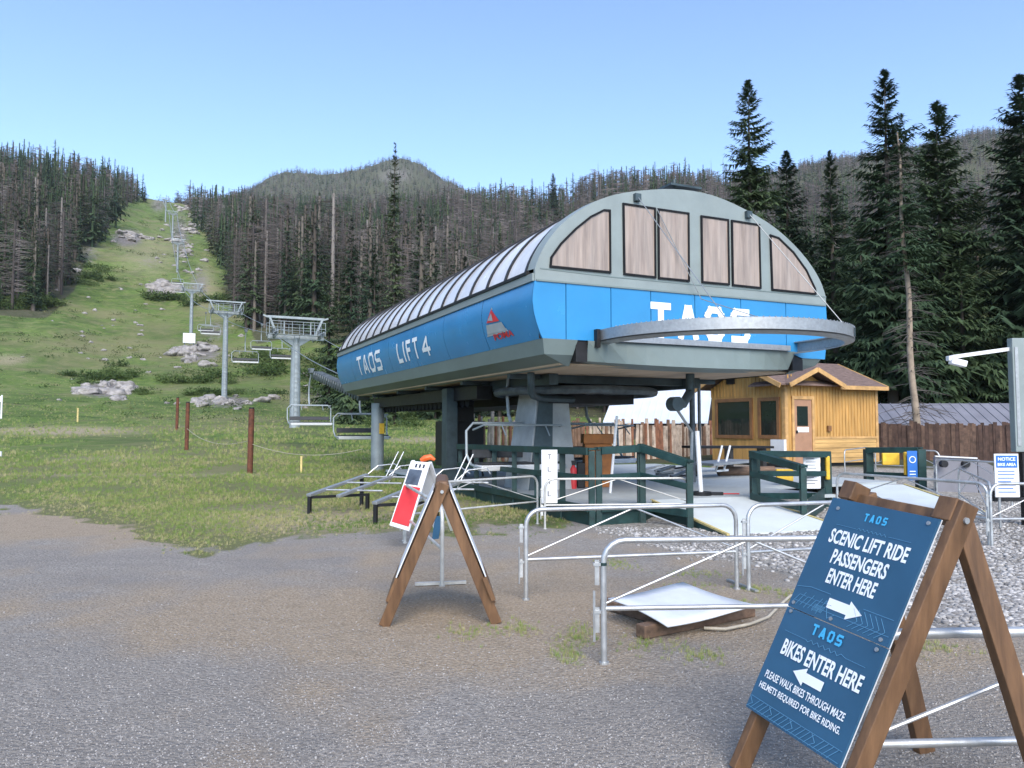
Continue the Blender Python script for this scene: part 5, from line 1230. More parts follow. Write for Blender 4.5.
mb.build('symbol', 'ink', t)
# second ramp and grey boards behind the main sign
a, b_, c_, d_ = G(855, 484.5, .3), G(903, 484.5, .3), G(984, 512.5, .02), G(925, 520, .02)
t = thing('ramp', 'second white ramp seen over the top of the blue sign board', 'ramp', (d_[0], d_[1], 0)); MB().prism([a, b_, c_, d_], (0, 0, -.05)).build('surface', 'ramp', t)
MB().beam(b_+[.03, 0, 0], c_+[.03, 0, 0], .05, .04).build('yellow_edge', 'paleyellow', t)
p = G(958, 494, 0); Yp = p[1]; a_ = W(935, 457, Yp+.3); b2 = W(977, 459, Yp); c2_ = W(989, 466, Yp-.1)
t = thing('stacked_boards', 'grey upright pads with two round black holes standing behind the barriers', 'pad', (a_[0], a_[1], 0))
mb = MB(); mb.prism([pt(a_, 0.02), pt(b2, .02), b2, a_], (0, .08, 0)); mb.build('front_board', 'machine', t); t.children[0].data.materials[0] = M['greyroof']
mb = MB(); mb.prism([pt(b2, 0.02)+[.02, 0, 0], pt(c2_, .02)+[.1, 0, 0], c2_+[.1, 0, 0], b2+[.02, 0, 0]], (0, .08, 0)); mb.build('side_board', 'greyroof', t)
for px_ in (945, 967): q = W(px_, 464, Yp); MB().tube([(q[0], q[1]-.0, q[2]), (q[0], q[1]+.13, q[2])], .085, 14).build('hole', 'black', t)
MB().beam(a_+[0, 0, .02], b2+[0, 0, .02], .12, .03).build('cap', 'white', t)

# ------------------------------------------------------------------ crowd barriers
def barrier(label, pl, pr, h=.83, r=.021, brace=True, hl=None, clipL=True, clipR=False, mat='alu_tube', low=.37, cr=.15):
    pl = np.array([pl[0], pl[1], float(TZ(pl[0], pl[1]))]); pr = np.array([pr[0], pr[1], float(TZ(pr[0], pr[1]))]); t = thing('barrier', label, 'barrier', pl, group='tubular queue barriers')
    u = unit(pr-pl); zz_ = np.array([0, 0, 1.0]); A = pl; B = pr
    top = [A, A+zz_*(h-cr)]+[A+u*cr*(1-math.cos(q))+zz_*(h-cr+cr*math.sin(q)) for q in np.linspace(.3, math.pi/2, 5)]+[B-u*cr*(1-math.cos(q))+zz_*(h-cr+cr*math.sin(q)) for q in np.linspace(math.pi/2, .3, 5)]+[B+zz_*(h-cr), B]
    MB().tube(top, r, 12).build('frame', mat, t, smooth=True)
    MB().tube([A+zz_*low, B+zz_*low], r*.82, 10).build('lower_rail', mat, t, smooth=True)
    if brace:
        m_ = (A+B)/2+zz_*(h-.005); MB().tube([A+zz_*(low+.03), m_], r*.42, 8).build('brace', mat, t, smooth=True); MB().tube([m_, B+zz_*(low+.03)], r*.42, 8).build('brace', mat, t, smooth=True)
    mb = MB()
    for P_, s_ in ((A, -1), (B, 1)): mb.tube([P_+zz_*.0, P_+zz_*.014], r*1.6, 12)
    mb.build('foot_cap', mat, t)
    if clipL or clipR:
        mb = MB()
        for P_, s_, on in ((A, -1, clipL), (B, 1, clipR)):
            if not on: continue
            for z0_ in (low-.16, h-.3): mb.beam(P_+u*s_*.045+zz_*z0_, P_+u*s_*.045+zz_*(z0_+.17), .012, .03); mb.beam(P_+u*s_*.02+zz_*(z0_+.14), P_+u*s_*.07+zz_*(z0_+.14), .03, .02)
            mb.tube([P_+u*s_*.065+zz_*(low-.22), P_+u*s_*.065+zz_*(low+.12)], .009, 6)
        mb.build('hinge_clip', mat, t)
    return t
def g2(px, py): return G(px, py, 0)
a = g2(604, 663); b_ = np.array([a[0]+2.05, a[1]+.12, 0]); B1 = barrier('barrier nearest the white sheet, its left post with a green band', a, b_)
MB().tube([a+[0, 0, .655], a+[0, 0, .675]], .024, 12).build('green_band', 'green', B1)
barrier('barrier just behind the one at the white sheet, its left post alone on the dirt', g2(526, 600), g2(737, 589))
c_ = g2(749, 590); barrier('barrier across the foot of the ramp, running behind the blue sign board', c_, np.array([c_[0]+1.78, c_[1]+.55, 0]))
mb = MB(); o_ = g2(737, 586); o1 = g2(753, 592); mb.beam(o_+[-.02, .25, .012], o1+[.03, -.02, .012], .04, .02); o = mb.build('base_bar', 'galv'); tag(o, 'flat steel foot bar under the two joined barrier posts left of the blue sign', 'foot bar')
barrier('thin barrier in front of the white height sign on the deck railing', g2(545, 529), g2(690, 527), h=.78, r=.018, mat='cream_tube')
barrier('thin barrier behind the brown sign stand, left of the white height sign', g2(404, 541), g2(537.5, 524), h=.79, r=.018, mat='cream_tube')
q = g2(442, 585); barrier('barrier seen end on between the legs of the brown sign stand', g2(405, 543), g2(442, 586), h=.80, r=.02, brace=False, mat='cream_tube', clipL=False)
MB().beam(g2(415, 586)+[0, 0, .02], g2(466, 584)+[0, 0, .02], .04, .03).build('foot', 'cream_tube', bpy.data.objects['barrier.005'])
a = g2(838, 524); b_ = g2(989, 546); barrier('long barrier whose top rail passes just above the blue sign board', a, b_, h=.84, r=.02, clipL=False)
a = g2(937, 498); b_ = g2(1012, 505); barrier('barrier in front of the grey pads with round holes', a, b_, h=.86, r=.02)
a = g2(876, 480.5); b_ = g2(940, 484); barrier('farthest barrier, beside the dark green frame with the blue sign', a, b_, h=.84, r=.02)
a = g2(992, 547); b_ = np.array([a[0]+1.9, a[1]+.15, 0]); barrier('barrier leaving the view at right behind the blue sign board', a, b_, h=.84, r=.02)
a = W(958, 492, 12.0); a = g2(960, 515); b_ = g2(992, 545); barrier('short angled barrier behind the right leg of the blue sign stand', a, b_, h=.84, r=.018, clipL=False)
# near right barrier
a = np.array([1.62, 3.12, 0]); b_ = np.array([3.9, 3.14, 0]); 
tr = W(1024, 631, 3.10)
barrier('closest barrier, passing behind the legs of the blue sign stand at bottom right', np.array([1.53, 3.38, 0]), np.array([3.9, 3.52, 0]), h=.70, r=.023, low=.235, clipL=False)
barrier('bent hoop barrier lying low beside the cabin steps', g2(845, 478), g2(868, 474), h=.75, r=.02, brace=False, clipL=False)

# ------------------------------------------------------------------ A-frame sign, near right
TLc, TRc, BRc, BLc = np.array([1.55, 3.738, 1.262]), np.array([1.745, 3.162, 1.225]), np.array([1.298, 3.142, .245]), np.array([1.103, 3.718, .282])
e1 = TRc-TLc; e2 = TLc-BLc; R_ = unit(e1); U_ = unit(e2); NRM = unit(np.cross(R_, U_)); wB = np.linalg.norm(e1); hB = np.linalg.norm(e2)
if NRM[0] > 0: NRM = -NRM
t = thing('sandwich_board', 'wooden trestle sign with two blue panels about scenic lift rides and bikes', 'sign', (1.55, 3.45, 0))
# legs
def down(p, d): k = -p[2]/d[2]; return p+d*k
dn_ = -U_
topN = TRc+R_*.032-NRM*.066+U_*.10; topF = TLc+R_*.045-NRM*.066+U_*.10
footN = down(TRc+R_*.032-NRM*.066, dn_); footF = down(TLc+R_*.045-NRM*.066, dn_)
rF = G(925, 753, 0); rN = np.array([2.13, 3.12, 0])
rN = np.array([2.20, 3.20, 0])
def leg(a, b_, w=.045, h=.095, upv=None): return MB().beam(a, b_, w, h, up=NRM if upv is None else upv).build('leg', 'signwood', t, bevel=.004)
leg(footN, topN, .045, .088); leg(footF, topF, .045, .088)
rt = topN-NRM*.055-U_*.05-R_*.048; rb_ = topF-NRM*.05-R_*.0
rn2 = unit(np.cross(R_, rt-rN))
leg(rN, rt-[0, 0, .03], upv=rn2); leg(rF, rb_-[0, 0, .03], upv=rn2)
MB().beam(topF-U_*.07-NRM*.03-R_*.03, topN-U_*.07-NRM*.03-R_*.03, .05, .07, up=NRM).build('ridge_rail', 'signwood', t, bevel=.004)
mb = MB(); c_ = topN-U_*.045-R_*.03; mb.obox(c_-R_*.02, R_*.045, NRM*.05, U_*.05); mb.build('ridge_block', 'signwood', t, bevel=.005)
mb = MB(); c_ = topF-U_*.045-R_*.0; mb.obox(c_, R_*.04, NRM*.05, U_*.045); mb.build('ridge_block', 'signwood', t, bevel=.005)
mb = MB(); mb.tube([topN-U_*.07+R_*.0, topN-U_*.07+R_*.032], .013, 12); mb.build('bolt', 'galv', t)
split = .475
for (v0, v1, k) in ((split+.002, 1.0, 0), (0.0, split-.002, 1)):
    o0 = BLc+U_*hB*v0; o1 = BLc+U_*hB*v1; mb = MB(); c_ = (o0+o1)/2+R_*wB/2-NRM*(.006 if k == 0 else .008)
    pn = mb.obox(c_, R_*wB/2, NRM*.005, U_*hB*(v1-v0)/2).build('sign_panel', 'signblue', t, bevel=.001, label='upper blue panel, scenic lift ride' if k == 0 else 'lower blue panel, bikes enter here')
    MB().obox(c_-NRM*.007, R_*(wB/2+.002), NRM*.0015, U_*(hB*(v1-v0)/2+.001)).build('panel_backing', 'white', pn)
    def bt(txt, u0, u1, w0, w1, mat='ink', bold=.028, mbx=None):
        m_ = MB(); text(m_, txt, BLc, R_, U_, u0*wB, u1*wB, w0*hB, w1*hB, NRM, .0015, bold); return m_.build('lettering', mat, pn, recalc=False)
    def st(txt, u0, u1, w0, w1, mat='inkblue', sw=.008, gap=.012):
        m_ = MB(); strokes(txt, (u1-u0)*wB, (w1-w0)*hB, sw, gap, lambda u, v, q: BLc+R_*(u0*wB+u)+U_*(w0*hB+v)+NRM*(.0015+q*.3), m_); return m_.build('lettering', mat, pn, recalc=False)
    def ln(pts, mat='lineblue', w=.0022):
        m_ = MB()
        for p_, q_ in zip(pts[:-1], pts[1:]):
            A_ = BLc+R_*p_[0]*wB+U_*p_[1]*hB+NRM*.0012; B_ = BLc+R_*q_[0]*wB+U_*q_[1]*hB+NRM*.0012; m_.beam(A_, B_, .0012, w, up=U_)
        return m_
    def poly(pts, mat): return MB().poly([BLc+R_*p_[0]*wB+U_*p_[1]*hB+NRM*.0018 for p_ in pts]).build('arrow', mat, pn, recalc=False)
    if k == 0:
        st('TAOS', .385, .60, .925, .960)
        ml = MB()
        def addl(pts, w=.0022):
            m_ = ln(pts, w=w); ml.add(m_.v, m_.f)
        addl([(.15, .885), (.35, .885)], .0015); addl([(.66, .885), (.86, .885)], .0015)
        zg = [(.36+.02*i, .885+(.006 if i % 2 else -.004)) for i in range(15)]; addl(zg, .0015)
        bt('SCENIC LIFT RIDE', .135, .88, .80, .865); bt('PASSENGERS', .235, .77, .715, .78); bt('ENTER HERE', .27, .74, .63, .695)
        poly([(.375, .575), (.575, .575), (.575, .592), (.71, .553), (.575, .513), (.575, .532), (.375, .532)], 'ink')
        for i in range(7):
            x_ = .03+i*.045; addl([(x_, .50), (x_+.05, .545), (x_+.12, .545)]) if i % 2 == 0 else addl([(x_, .495), (x_+.06, .56)])
        for i in range(6):
            x_ = .62+i*.05; addl([(x_, .49), (x_+.07, .525), (x_, .57)]); 
        addl([(.02, .575), (.16, .59), (.37, .59)]); addl([(.70, .58), (.97, .58)]); addl([(.04, .515), (.98, .515)]); addl([(.30, .49), (.36, .56), (.42, .49), (.48, .515)])
        for i in range(9): addl([(.25+.012*i, .50), (.27+.012*i, .53)])
        ml.build('line_pattern', 'lineblue', pn)
        scr = [(.10, .955), (.93, .975), (.05, .50), (.46, .495), (.93, .495)]
    else:
        ml = MB()
        st('TAOS', .335, .64, .405, .452, sw=.011, gap=.014)
        addl([(.08, .375), (.35, .375)], .0015) if False else None
        m_ = ln([(.08, .375), (.32, .375)]+[(.34+.03*i, .375+(.008 if i % 2 else -.006)) for i in range(12)]+[(.72, .375), (.9, .375)], w=.0018); ml.add(m_.v, m_.f)
        bt('BIKES ENTER HERE', .125, .93, .275, .345); poly([(.32, .235), (.445, .272), (.445, .253), (.63, .253), (.63, .213), (.445, .213), (.445, .196)], 'ink')
        bt('PLEASE WALK BIKES THROUGH MAZE', .07, .90, .155, .188, bold=.018); bt('HELMETS REQUIRED FOR BIKE RIDING.', .055, .91, .10, .133, bold=.018)
        for i in range(20):
            x_ = .01+i*.046; m_ = ln([(x_, .008), (min(x_+.07, .985), .055)]) if i % 5 else ln([(x_, .008), (x_+.05, .03), (x_, .055)]); ml.add(m_.v, m_.f)
        m_ = ln([(.02, .058), (.985, .058)]); ml.add(m_.v, m_.f); m_ = ln([(.02, .012), (.985, .012)]); ml.add(m_.v, m_.f)
        ml.build('line_pattern', 'lineblue', pn)
        scr = [(.93, .455), (.06, .46)]
    mb = MB()
    for (u, v) in scr: c_ = BLc+R_*u*wB+U_*v*hB; mb.tube([c_, c_+NRM*.004], .009, 12)
    mb.build('screws', 'galv', pn)

# ------------------------------------------------------------------ brown sign stand seen from the end
Yc = 6.15
fl, fr_ = G(384, 626, 0), G(497, 625, 0); apx = W(442, 489, 6.2); view = unit(np.array([(442-512)/F, 1.0, 0]))
t = thing('sandwich_board', 'brown wooden trestle sign standing alone on the dirt, seen from its end', 'sign', (apx[0], apx[1], 0))
def leg2(a, b_, off, w=.045, h=.088):
    a = a+view*off; b_ = b_+view*off; MB().beam(a, b_, h, w, up=view).build('leg', 'signwood', t, bevel=.004)
u1 = unit(apx-fl); u2 = unit(apx-fr_)
leg2(fl, apx+u1*.05, 0); leg2(fr_, apx+u2*.05, .05); leg2(fl+[0, 0, 0], apx+u1*.05, .80); leg2(fr_, apx+u2*.05, .75)
MB().tube([apx-view*.035-[0, 0, .02], apx+view*.85-[0, 0, .02]], .014, 10).build('bolt', 'galv', t)
hub = apx+[0, 0, .012]; MB().beam(hub-view*.02, hub+view*.86, .11, .11).build('ridge_rail', 'signwood', t, bevel=.03)
for (f_, u_, s_) in ((fl, u1, -1), (fr_, u2, 1)):
    n_ = unit(np.cross(view, u_))*s_; n_ = n_ if n_[0]*s_ > 0 else -n_
    a = f_+u_*.27+n_*.062+view*.02; b_ = f_+u_*1.16+n_*.062+view*.02; c_ = (a+b_)/2+view*.40
    MB().obox(c_, view*.42, n_*.0045, (b_-a)/2).build('board', 'whiteboard', t)
    c_ = f_+u_*.34+n_*.068+view*.42; MB().obox(f_+u_*.30+n_*.055*.9+view*.42, view*.44, n_*.0+unit(np.cross(view, u_))*.018, u_*.10).build('bottom_ledge', 'signwood', t)
# ------------------------------------------------------------------ red and white plastic sign
t = thing('plastic_sign', 'white plastic folding sign with a red panel and an orange lamp on top', 'sign', G(408, 532, 0))
a, b_, c_, d_ = W(411, 461, 10.9), W(430, 462.5, 10.8), W(409, 531, 10.1), W(389.5, 525, 10.2)
nrm = unit(np.cross(b_-a, d_-a)); nrm = nrm if nrm[1] < 0 else -nrm
def q4(mat, nm, u0, u1, v0, v1, off):
    f = lambda u, v: a*(1-u)*(1-v)+b_*u*(1-v)+c_*u*v+d_*(1-u)*v
    return MB().prism([f(u0, v0)+nrm*off, f(u1, v0)+nrm*off, f(u1, v1)+nrm*off, f(u0, v1)+nrm*off], -nrm*.02).build(nm, mat, t)
q4('white', 'front_board', 0, 1, 0, 1, 0); q4('red', 'red_panel', .08, .92, .40, .95, .018); q4('screen', 'dark_panel', .1, .75, .14, .37, .018)
mb = MB()
for i in range(3): 
    f = lambda u, v: a*(1-u)*(1-v)+b_*u*(1-v)+c_*u*v+d_*(1-u)*v
    mb.prism([f(.3+.2*i, .04)+nrm*.004, f(.4+.2*i, .04)+nrm*.004, f(.4+.2*i, .1)+nrm*.004, f(.3+.2*i, .1)+nrm*.004], -nrm*.003)
mb.build('handle_slots', 'inkdark', t)
e_ = [W(433, 462.5, 10.85), W(443, 476, 11.2), W(452, 530, 11.7), W(436, 530, 11.6)]; MB().beam(b_, e_[2], .05, .03).build('rear_leg', 'white', t); MB().beam(a+[.02, .06, 0], e_[3], .05, .03).build('rear_leg', 'white', t)
MB().prism([b_*.9+e_[2]*.1, b_*.35+e_[2]*.65, e_[3]*.65+a*.35, e_[3]*.1+a*.9], (0, .015, 0)).build('rear_board', 'white', t)
ct = W(425, 458.5, 10.95); mb = MB(); mb.tube([ct-[.06, 0, .03], ct+[0, 0, .0], ct+[.08, 0, .02], ct+[.14, 0, -.02]], [.03, .048, .042, .02], 8); mb.build('warning_lamp', 'orange', t, smooth=True)
o = MB().box(*[v for v in (0, 0, 0, 0, 0, 0)]) if False else None
pp = W(437, 530, 9.6); o = MB().obox(pp+[0, 0, .03], (.04, .03, 0), (0, .01, 0), (.02, 0, .14)).build('small_blue_sign', 'signblue'); tag(o, 'small blue plate hanging on the barrier between the legs of the brown stand', 'sign')

# ------------------------------------------------------------------ slanted steel racks on the grass
def rack(label, c, L_=1.75, w=.62, yaw=0.0):
    t = thing('bike_rack', label, 'rack', c, yaw, 'slanted steel racks', local=True)
    # two sloping channels rising away, joined by cross tubes, on black legs
    for sx in (0, w): 
        mb = MB(); mb.beam((sx, 0, .34), (sx+.28, L_, .62), .10, .05); mb.build('channel', 'galv', t, bevel=.006)
    mb = MB()
    for u in (.25, .6, .9): mb.tube([(.28*u, L_*u, .34+.28*u), (w+.28*u+.55, L_*u+.1, .34+.28*u)], .018, 6)
    for k in range(2): mb.tube([(.28+k*.5, L_, .62), (.45+k*.5, L_+.15, .80), (.8+k*.5, L_+.2, .84), (1.0+k*.4, L_+.1, .74)], .014, 6)
    for k in (0, .12): mb.tube([(.75+k, L_-.2, .5), (.98+k, L_, 1.10)], .013, 6)
    mb.build('cross_tubes', 'alu_tube', t)
    mb = MB(); mb.beam((.0, .05, .30), (w+.15, .9, .30), .045, .05); mb.box(-.02, .04, 0, .06, -.02, .32); mb.box(w+.1, w+.16, .85, .91, -.02, .32); mb.build('black_frame', 'black', t); MB().box(.22, .28, L_-.2, L_-.14, -.02, .58).build('leg', 'black', t); return t
p = G(308, 514, 0); r1 = rack('leftmost slanted steel rack on black legs at the edge of the grass', (p[0], p[1], float(TZ(p[0], p[1]))), yaw=-.30)
p2 = G(374, 524, 0); dup(r1, (p2[0], p2[1], float(TZ(p2[0], p2[1]))), -.30, 'slanted steel rack half hidden by the red and white plastic sign', 'slanted steel racks')
p3 = G(338, 515, 0); 
# ------------------------------------------------------------------ white sheet on timbers
t = thing('white_sheet', 'slightly warped white sheet lying on dark timbers inside the nearest barrier', 'board', G(680, 622, 0))
Pq = [G(608, 598, .20), G(683, 583, .17), G(757, 606, .16), G(668, 626, .12)]
rows = []
for i in range(7):
    u = i/6; A_ = Pq[0]*(1-u)+Pq[1]*u; B_ = Pq[3]*(1-u)+Pq[2]*u; rows.append([A_*(1-v)+B_*v+np.array([0, 0, .022*math.sin(math.pi*v)*math.cos(u*2.6)-.01*math.sin(u*5)]) for v in np.linspace(0, 1, 7)])
o = MB().sheet(rows).build('sheet', 'whiteboard', t, smooth=True); so_ = o.modifiers.new('thickness', 'SOLIDIFY'); so_.thickness = .012
p, q = G(641, 640, .0), G(752, 617, .0); o = MB().beam(p+[0, .03, .055], q+[0, .03, .055], .10, .10).build('timber', 'oldwood', None, bevel=.008); tag(o, 'dark squared timber under the front edge of the white sheet', 'timber')
p, q = G(603, 610, 0), G(662, 628, 0); o = MB().beam(p+[0.02, .05, .06], q+[0, .12, .04], .11, .08).build('timber', 'oldwood', None, bevel=.008); tag(o, 'dark timber under the left edge of the white sheet, behind the barrier post', 'timber')
pts = [G(704, 628, .03), G(725, 629, .03), G(750, 624, .03), G(768, 617, .03), G(780, 605, .03), G(790, 596, .03), G(815, 590, .03)]
sp_ = []
for i in range(len(pts)-1):
    for v in np.linspace(0, 1, 4)[:-1]: sp_.append(pts[i]*(1-v)+pts[i+1]*v)
o = MB().tube(sp_, .012, 8).build('hose', 'rope', smooth=True); tag(o, 'pale hose curling out from under the white sheet towards the blue sign', 'hose')

# ------------------------------------------------------------------ posts in the meadow
RP = [(251, 409, 23.2, 'nearest and tallest rusty brown post in the meadow'), (187.5, 403, 34.0, 'middle rusty brown post of the three in the meadow'), (177.5, 398, 52.0, 'farthest rusty brown post, just left of the middle one')]
tops = []
for (px_, py_, Y_, lab) in RP:
    p = W(px_, py_, Y_); g = float(TZ(p[0], p[1])); r_ = .085*(1 if Y_ < 40 else 1.15); t = thing('wooden_post', lab, 'post', (p[0], p[1], g), group='rusty brown posts in the meadow')
    MB().tube([(p[0], p[1], g-.2), (p[0]+.02, p[1], p[2])], r_, 10).build('shaft', 'rust', t, smooth=True); MB().tube([(p[0]+.02, p[1], p[2]-.002), (p[0]+.02, p[1], p[2]+.05)], r_*.9, 10).build('cap', 'black', t)
    tops.append((p[0], p[1], g))
def strand(name, label, a, b_, sag, r, mat, cat_='rope'):
    a, b_ = np.array(a), np.array(b_); o = MB().tube([a+(b_-a)*u-np.array([0, 0, 4*sag*u*(1-u)]) for u in np.linspace(0, 1, 13)], r, 5).build(name, mat); tag(o, label, cat_)
strand('rope', 'thin yellowish rope drooping between the two nearest rusty posts', (tops[0][0], tops[0][1], tops[0][2]+1.0), (tops[1][0], tops[1][1], tops[1][2]+.95), .35, .009, 'rope')
e_ = G(372, 458, .6); strand('rope', 'thin rope running from the nearest rusty post towards the terminal leg', (tops[0][0], tops[0][1], tops[0][2]+.9), (e_[0]*.9, 21.0, 1.0), .25, .008, 'rope')
for (px_, py0, py1, Y_, lab) in ((78, 408, 427, 60, 'thin pale stake by the tan track at the far left'), (301.5, 456, 469, 24, 'short yellow stake in the grass left of the terminal leg'), (2, 395, 408, 62, 'small white marker at the left edge of the meadow')):
    p = W(px_, py0, Y_); g = float(TZ(p[0], p[1])); r_ = .06 if Y_ > 40 else .03; o = MB().box(p[0]-r_, p[0]+r_, p[1]-.02, p[1]+.02, g-.1, p[2]).build('marker_stake', 'paleyellow' if px_ > 10 else 'white'); tag(o, lab, 'stake')
for (x0, y0, Y_, w, lab) in ((-1, 399, 62, .3, 'small white board at the far left edge of the meadow'), (-3, 455, 30, .2, 'white plate at the left edge, low in the grass')):
    p = W(x0, y0, Y_); o = MB().box(p[0]-w, p[0]+w*.8, p[1], p[1]+.05, p[2]-w*.7, p[2]+w*.7).build('small_sign', 'white'); tag(o, lab, 'sign')

# ------------------------------------------------------------------ things on the deck
p = W(598, 468, 17.0); t = thing('wooden_crate', 'orange stained wooden crate behind the deck railing under the terminal', 'crate', (p[0], p[1], ZD))
a = W(585, 468, 17.0); b_ = W(612, 434, 17.0); x0, x1, z1 = a[0], b_[0], b_[2]
MB().box(x0, x1, 17.0, 17.6, ZD, z1-.22).build('body', 'crate', t, bevel=.01); MB().box(x0-.03, x1+.03, 16.95, 17.65, z1-.215, z1).build('lid', 'crate', t, bevel=.01)
a = W(573, 462, 16.6); t = thing('fire_extinguisher', 'small red fire extinguisher left of the orange crate', 'extinguisher', (a[0], a[1], ZD)); MB().tube([(a[0], a[1], ZD), (a[0], a[1], ZD+.42), (a[0], a[1], ZD+.5)], [.08, .08, .03], 12).build('cylinder', 'red', t, smooth=True); MB().box(a[0]-.04, a[0]+.06, a[1]-.02, a[1]+.02, ZD+.5, ZD+.6).build('valve', 'black', t)
a = W(581, 464, 16.7); o = MB().box(a[0]-.09, a[0]+.09, a[1], a[1]+.15, ZD, ZD+.55).build('speaker_box', 'black', bevel=.02); tag(o, 'black box standing between the red extinguisher and the orange crate', 'box')
def pole(name, label, a, b_, r, mat, base=None, cat_='pole'):
    t = thing(name, label, cat_, (a[0], a[1], a[2])); MB().tube([a, b_], r, 10).build('shaft', mat, t, smooth=True)
    if base: MB().tube([np.array(a), np.array(a)+[0, 0, .07]], base, 16).build('base', 'black', t, smooth=True)
    return t
a = W(701, 486, 15.0); a[2] = ZD; b_ = W(697, 431, 15.0); pp = pole('white_pole', 'leaning white pole in a black foot on the pale deck', a, b_, .045, 'white', .2)
MB().obox(a+[.22, 0, .03], (.2, 0, 0), (0, .05, 0), (0, 0, .03)).build('foot_bar', 'black', pp)
a = W(610, 474, 15.5); b_ = W(616, 400+35, 15.5); a[2] = ZD; pole('white_pole', 'thin white pole leaning beside the orange crate', a, W(617, 416, 15.5), .028, 'white')
a = W(607, 468, 15.3)
# slim vertical posts under the right side
for (px_, Y_, r_, lab) in ((693, 18.5, .065, 'thick grey post right of the hooked tube under the terminal'), (700, 19.2, .04, 'thinner grey post beside the thick one under the terminal')):
    a = W(px_, 470, Y_); pole('steel_post', lab, (a[0], a[1], ZD), (a[0], a[1], ZB+.02), r_, 'machine')
# dark bench and long black table by the cabin
a = W(690, 447, 22.0); b_ = W(765, 447, 23.5)
t = thing('long_bench', 'long black table top in front of the cabin windows', 'table', (a[0], a[1], ZD)); MB().beam(a, b_, .7, .07).build('table_top', 'black', t)
mb = MB()
for u in (.05, .5, .95): p = a+(b_-a)*u; MB().box(p[0]-.05, p[0]+.05, p[1]-.3, p[1]+.3, ZD, p[2]-.04).build('leg', 'black', t)
a = W(700, 470, 20); b_ = W(742, 466, 21); t = thing('step_platform', 'low grey steel step platform with two handrails left of the ramp', 'steps', (a[0], a[1], ZD)); MB().beam(a+[0, 0, .15], b_+[0, 0, .15], .9, .06).build('tread', 'galv', t)
for px_ in (716, 724): p, q = W(px_, 470, 20.2), W(px_+6, 446, 20.8); MB().tube([p, q], .03, 8).build('handrail', 'white', t)
MB().beam(W(716, 471, 20.2), W(728, 470, 20.4), .05, .05).build('foot', 'white', t)
for (px_, py_, Y_, s, lab) in ((748, 473, 21, .5, 'round brown log lying under the railing right of the ramp'),):
    p = W(px_, py_, Y_); o = MB().tube([(p[0]-.8, p[1], ZD+.12), (p[0]+.8, p[1]+.3, ZD+.12)], .13, 10).build('log', 'oldwood', smooth=True); tag(o, lab, 'log')
rr = random.Random(9)
for k in range(12):
    p = W(rr.uniform(650, 690), 466, rr.uniform(19, 24)); o = MB().beam((p[0]-.3, p[1], ZD+.05), (p[0]+rr.uniform(.1, .5), p[1]+rr.uniform(-.4, .4), ZD+.05+rr.uniform(0, .2)), .12, .05).build('scrap_board', rr.choice(['galv', 'black', 'machine'])); tag(o, 'dark metal scrap in the heap behind the sloping handrail', 'scrap', 'scrap pieces in a heap behind the handrail')
o = MB().tube([W(700+3*k, 480+2*math.sin(k*.5)-k*.2, 15.2)*np.array([1, 1, 0])+[0, 0, ZD+.012] for k in range(14)], .012, 5).build('cord', 'red'); tag(o, 'thin reddish cord lying on the pale deck right of the white pole', 'cord')
# ladder leaning under the terminal and lower machinery
a, b_ = to_world(1.9, 8.0, ZD), to_world(1.75, 8.6, 2.35); t = thing('ladder', 'dark steel ladder leaning up into the terminal in front of the slatted fence', 'ladder', a)
mb = MB(); [mb.tube([a+BX*s_, b_+BX*s_], .028, 6) for s_ in (0, .5)]; [mb.tube([a+(b_-a)*u, a+(b_-a)*u+BX*.5], .018, 6) for u in np.linspace(.08, .95, 9)]; mb.build('frame', 'black', t)
# trees behind the leg
# ------------------------------------------------------------------ light post with camera, right edge
Yq = 12.6; a = W(1012, 338, Yq); b_ = W(1034, 338, Yq); g = 0.0
t = thing('camera_post', 'square grey steel post at the right edge with a camera arm', 'post', ((a[0]+b_[0])/2, Yq, 0)); zm = W(1015, 452, Yq)[2]
MB().box(a[0], b_[0], Yq, Yq+.14, zm, a[2]).build('post', 'cabgrey', t, bevel=.01)
MB().box(a[0]+.12, b_[0], Yq+.03, Yq+.12, 0, zm-.003).build('lower_post', 'black', t); MB().box(a[0]+.03, a[0]+.085, Yq-.012, Yq-.002, zm+.1, a[2]-.15).build('conduit', 'galv', t)
q = W(995, 496, Yq); MB().box(q[0], a[0]+.12, Yq, Yq+.1, q[2]-.09, q[2]-.02).build('bracket', 'black', t); MB().box(q[0]-.02, q[0]+.06, Yq-.02, Yq+.12, q[2]-.09, q[2]+.08).build('bracket_end', 'black', t)
c_ = W(952, 357, Yq-.2); d_ = W(1009, 349, Yq+.1); MB().beam(c_, d_, .05, .06).build('arm', 'white', t)
e_ = W(958, 362.5, Yq-.25); cmr = MB().obox(e_, (.12, 0, -.03), (0, .06, 0), (.015, 0, .05)).build('camera_body', 'white', t, bevel=.015); MB().obox(W(951, 358.5, Yq-.22), (.06, 0, 0), (0, .05, 0), (0, 0, .04)).build('camera_mount', 'white', t, bevel=.01)
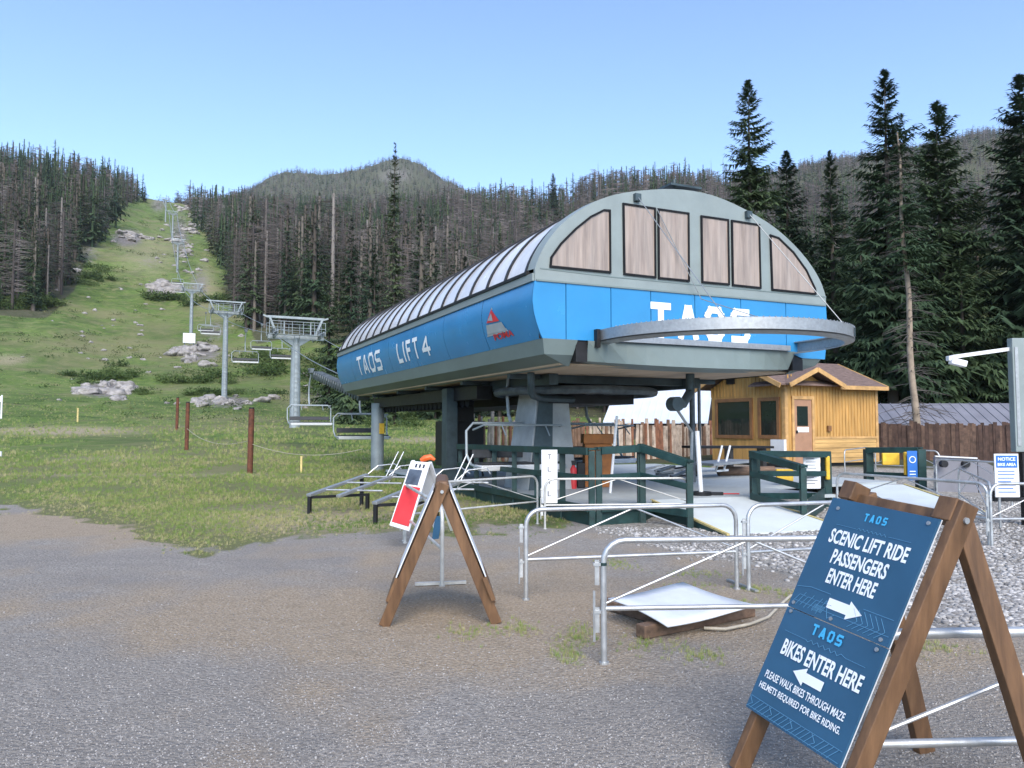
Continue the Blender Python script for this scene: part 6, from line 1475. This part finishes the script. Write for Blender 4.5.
# notice sign right
t, w_, h_ = flat_sign('notice_sign', 'blue and white upright notice beside the camera post at the right edge', 'sign', 995, 1019, 454, 497, 12.2)
MB().box(-w_*.44, w_*.44, -.004, -.001, h_*.18, h_*.46).build('blue_header', 'signblue2', t)
mb = MB(); text(mb, 'NOTICE', (0, 0, 0), (1, 0, 0), (0, 0, 1), -w_*.36, w_*.36, h_*.34, h_*.42, (0, -1, 0), .006, .02); text(mb, 'BIKE AREA', (0, 0, 0), (1, 0, 0), (0, 0, 1), -w_*.38, w_*.38, h_*.22, h_*.29, (0, -1, 0), .006, .02); mb.build('lettering', 'ink', t)
mb = MB()
for k in range(7): mb.box(-w_*.38, w_*(.15+.22*rr.random()), -.004, -.001, h_*(.10-.08*k)-.007, h_*(.10-.08*k)+.007)
mb.build('print', 'signblue2', t)
MB().tube([(-w_*.3, .03, -h_/2), (-w_*.3, .03, -h_/2-.55)], .02, 8).build('stake', 'galv', t)
# ------------------------------------------------------------------ light
w = bpy.data.worlds.new('World'); scene.world = w; w.use_nodes = True; nt = w.node_tree
bg = nt.nodes['Background']; sk = nt.nodes.new('ShaderNodeTexSky'); sk.sky_type = 'NISHITA'; sk.sun_disc = False
SUN_EL, SUN_AZ = math.radians(38), math.radians(171)     # azimuth clockwise from the view direction
sk.sun_elevation = SUN_EL; sk.sun_rotation = SUN_AZ; sk.air_density = 1.0; sk.dust_density = 0.8; sk.ozone_density = 2.6; sk.altitude = 1800
nt.links.new(sk.outputs[0], bg.inputs[0]); bg.inputs[1].default_value = 0.15
sl = bpy.data.lights.new('sun', 'SUN'); so = bpy.data.objects.new('sun', sl); COL.objects.link(so)
sl.energy = 2.3; sl.angle = math.radians(45); sl.color = (1.0, 0.91, 0.80)
dv = Vector((math.sin(SUN_AZ)*math.cos(SUN_EL), math.cos(SUN_AZ)*math.cos(SUN_EL), math.sin(SUN_EL)))
so.rotation_euler = (-dv).to_track_quat('-Z', 'Y').to_euler()
scene.view_settings.view_transform = 'Standard'; scene.view_settings.look = 'None'; scene.view_settings.exposure = 1.24; scene.view_settings.gamma = 1

# air between the viewer and the mountains
zs_ = Z[np.isfinite(Z)]
hb = MB().box(-2450, 2450, -2450, 2450, float(zs_.min())-1.0, float(max(zs_.max(), 0))+38.0)
hm = bpy.data.materials.new('haze'); hm.use_nodes = True; hn = hm.node_tree; hn.nodes.clear()
ho = hn.nodes.new('ShaderNodeOutputMaterial'); hv = hn.nodes.new('ShaderNodeVolumePrincipled'); hv.inputs['Density'].default_value = 0.00009; hv.inputs['Color'].default_value = (0.86, 0.92, 0.98, 1)
hv.inputs['Anisotropy'].default_value = 0.1
hn.links.new(hv.outputs[0], ho.inputs['Volume'])
ho_ = hb.build('haze', hm); ho_['kind'] = 'stuff'; ho_['label'] = 'thin morning haze over the valley'
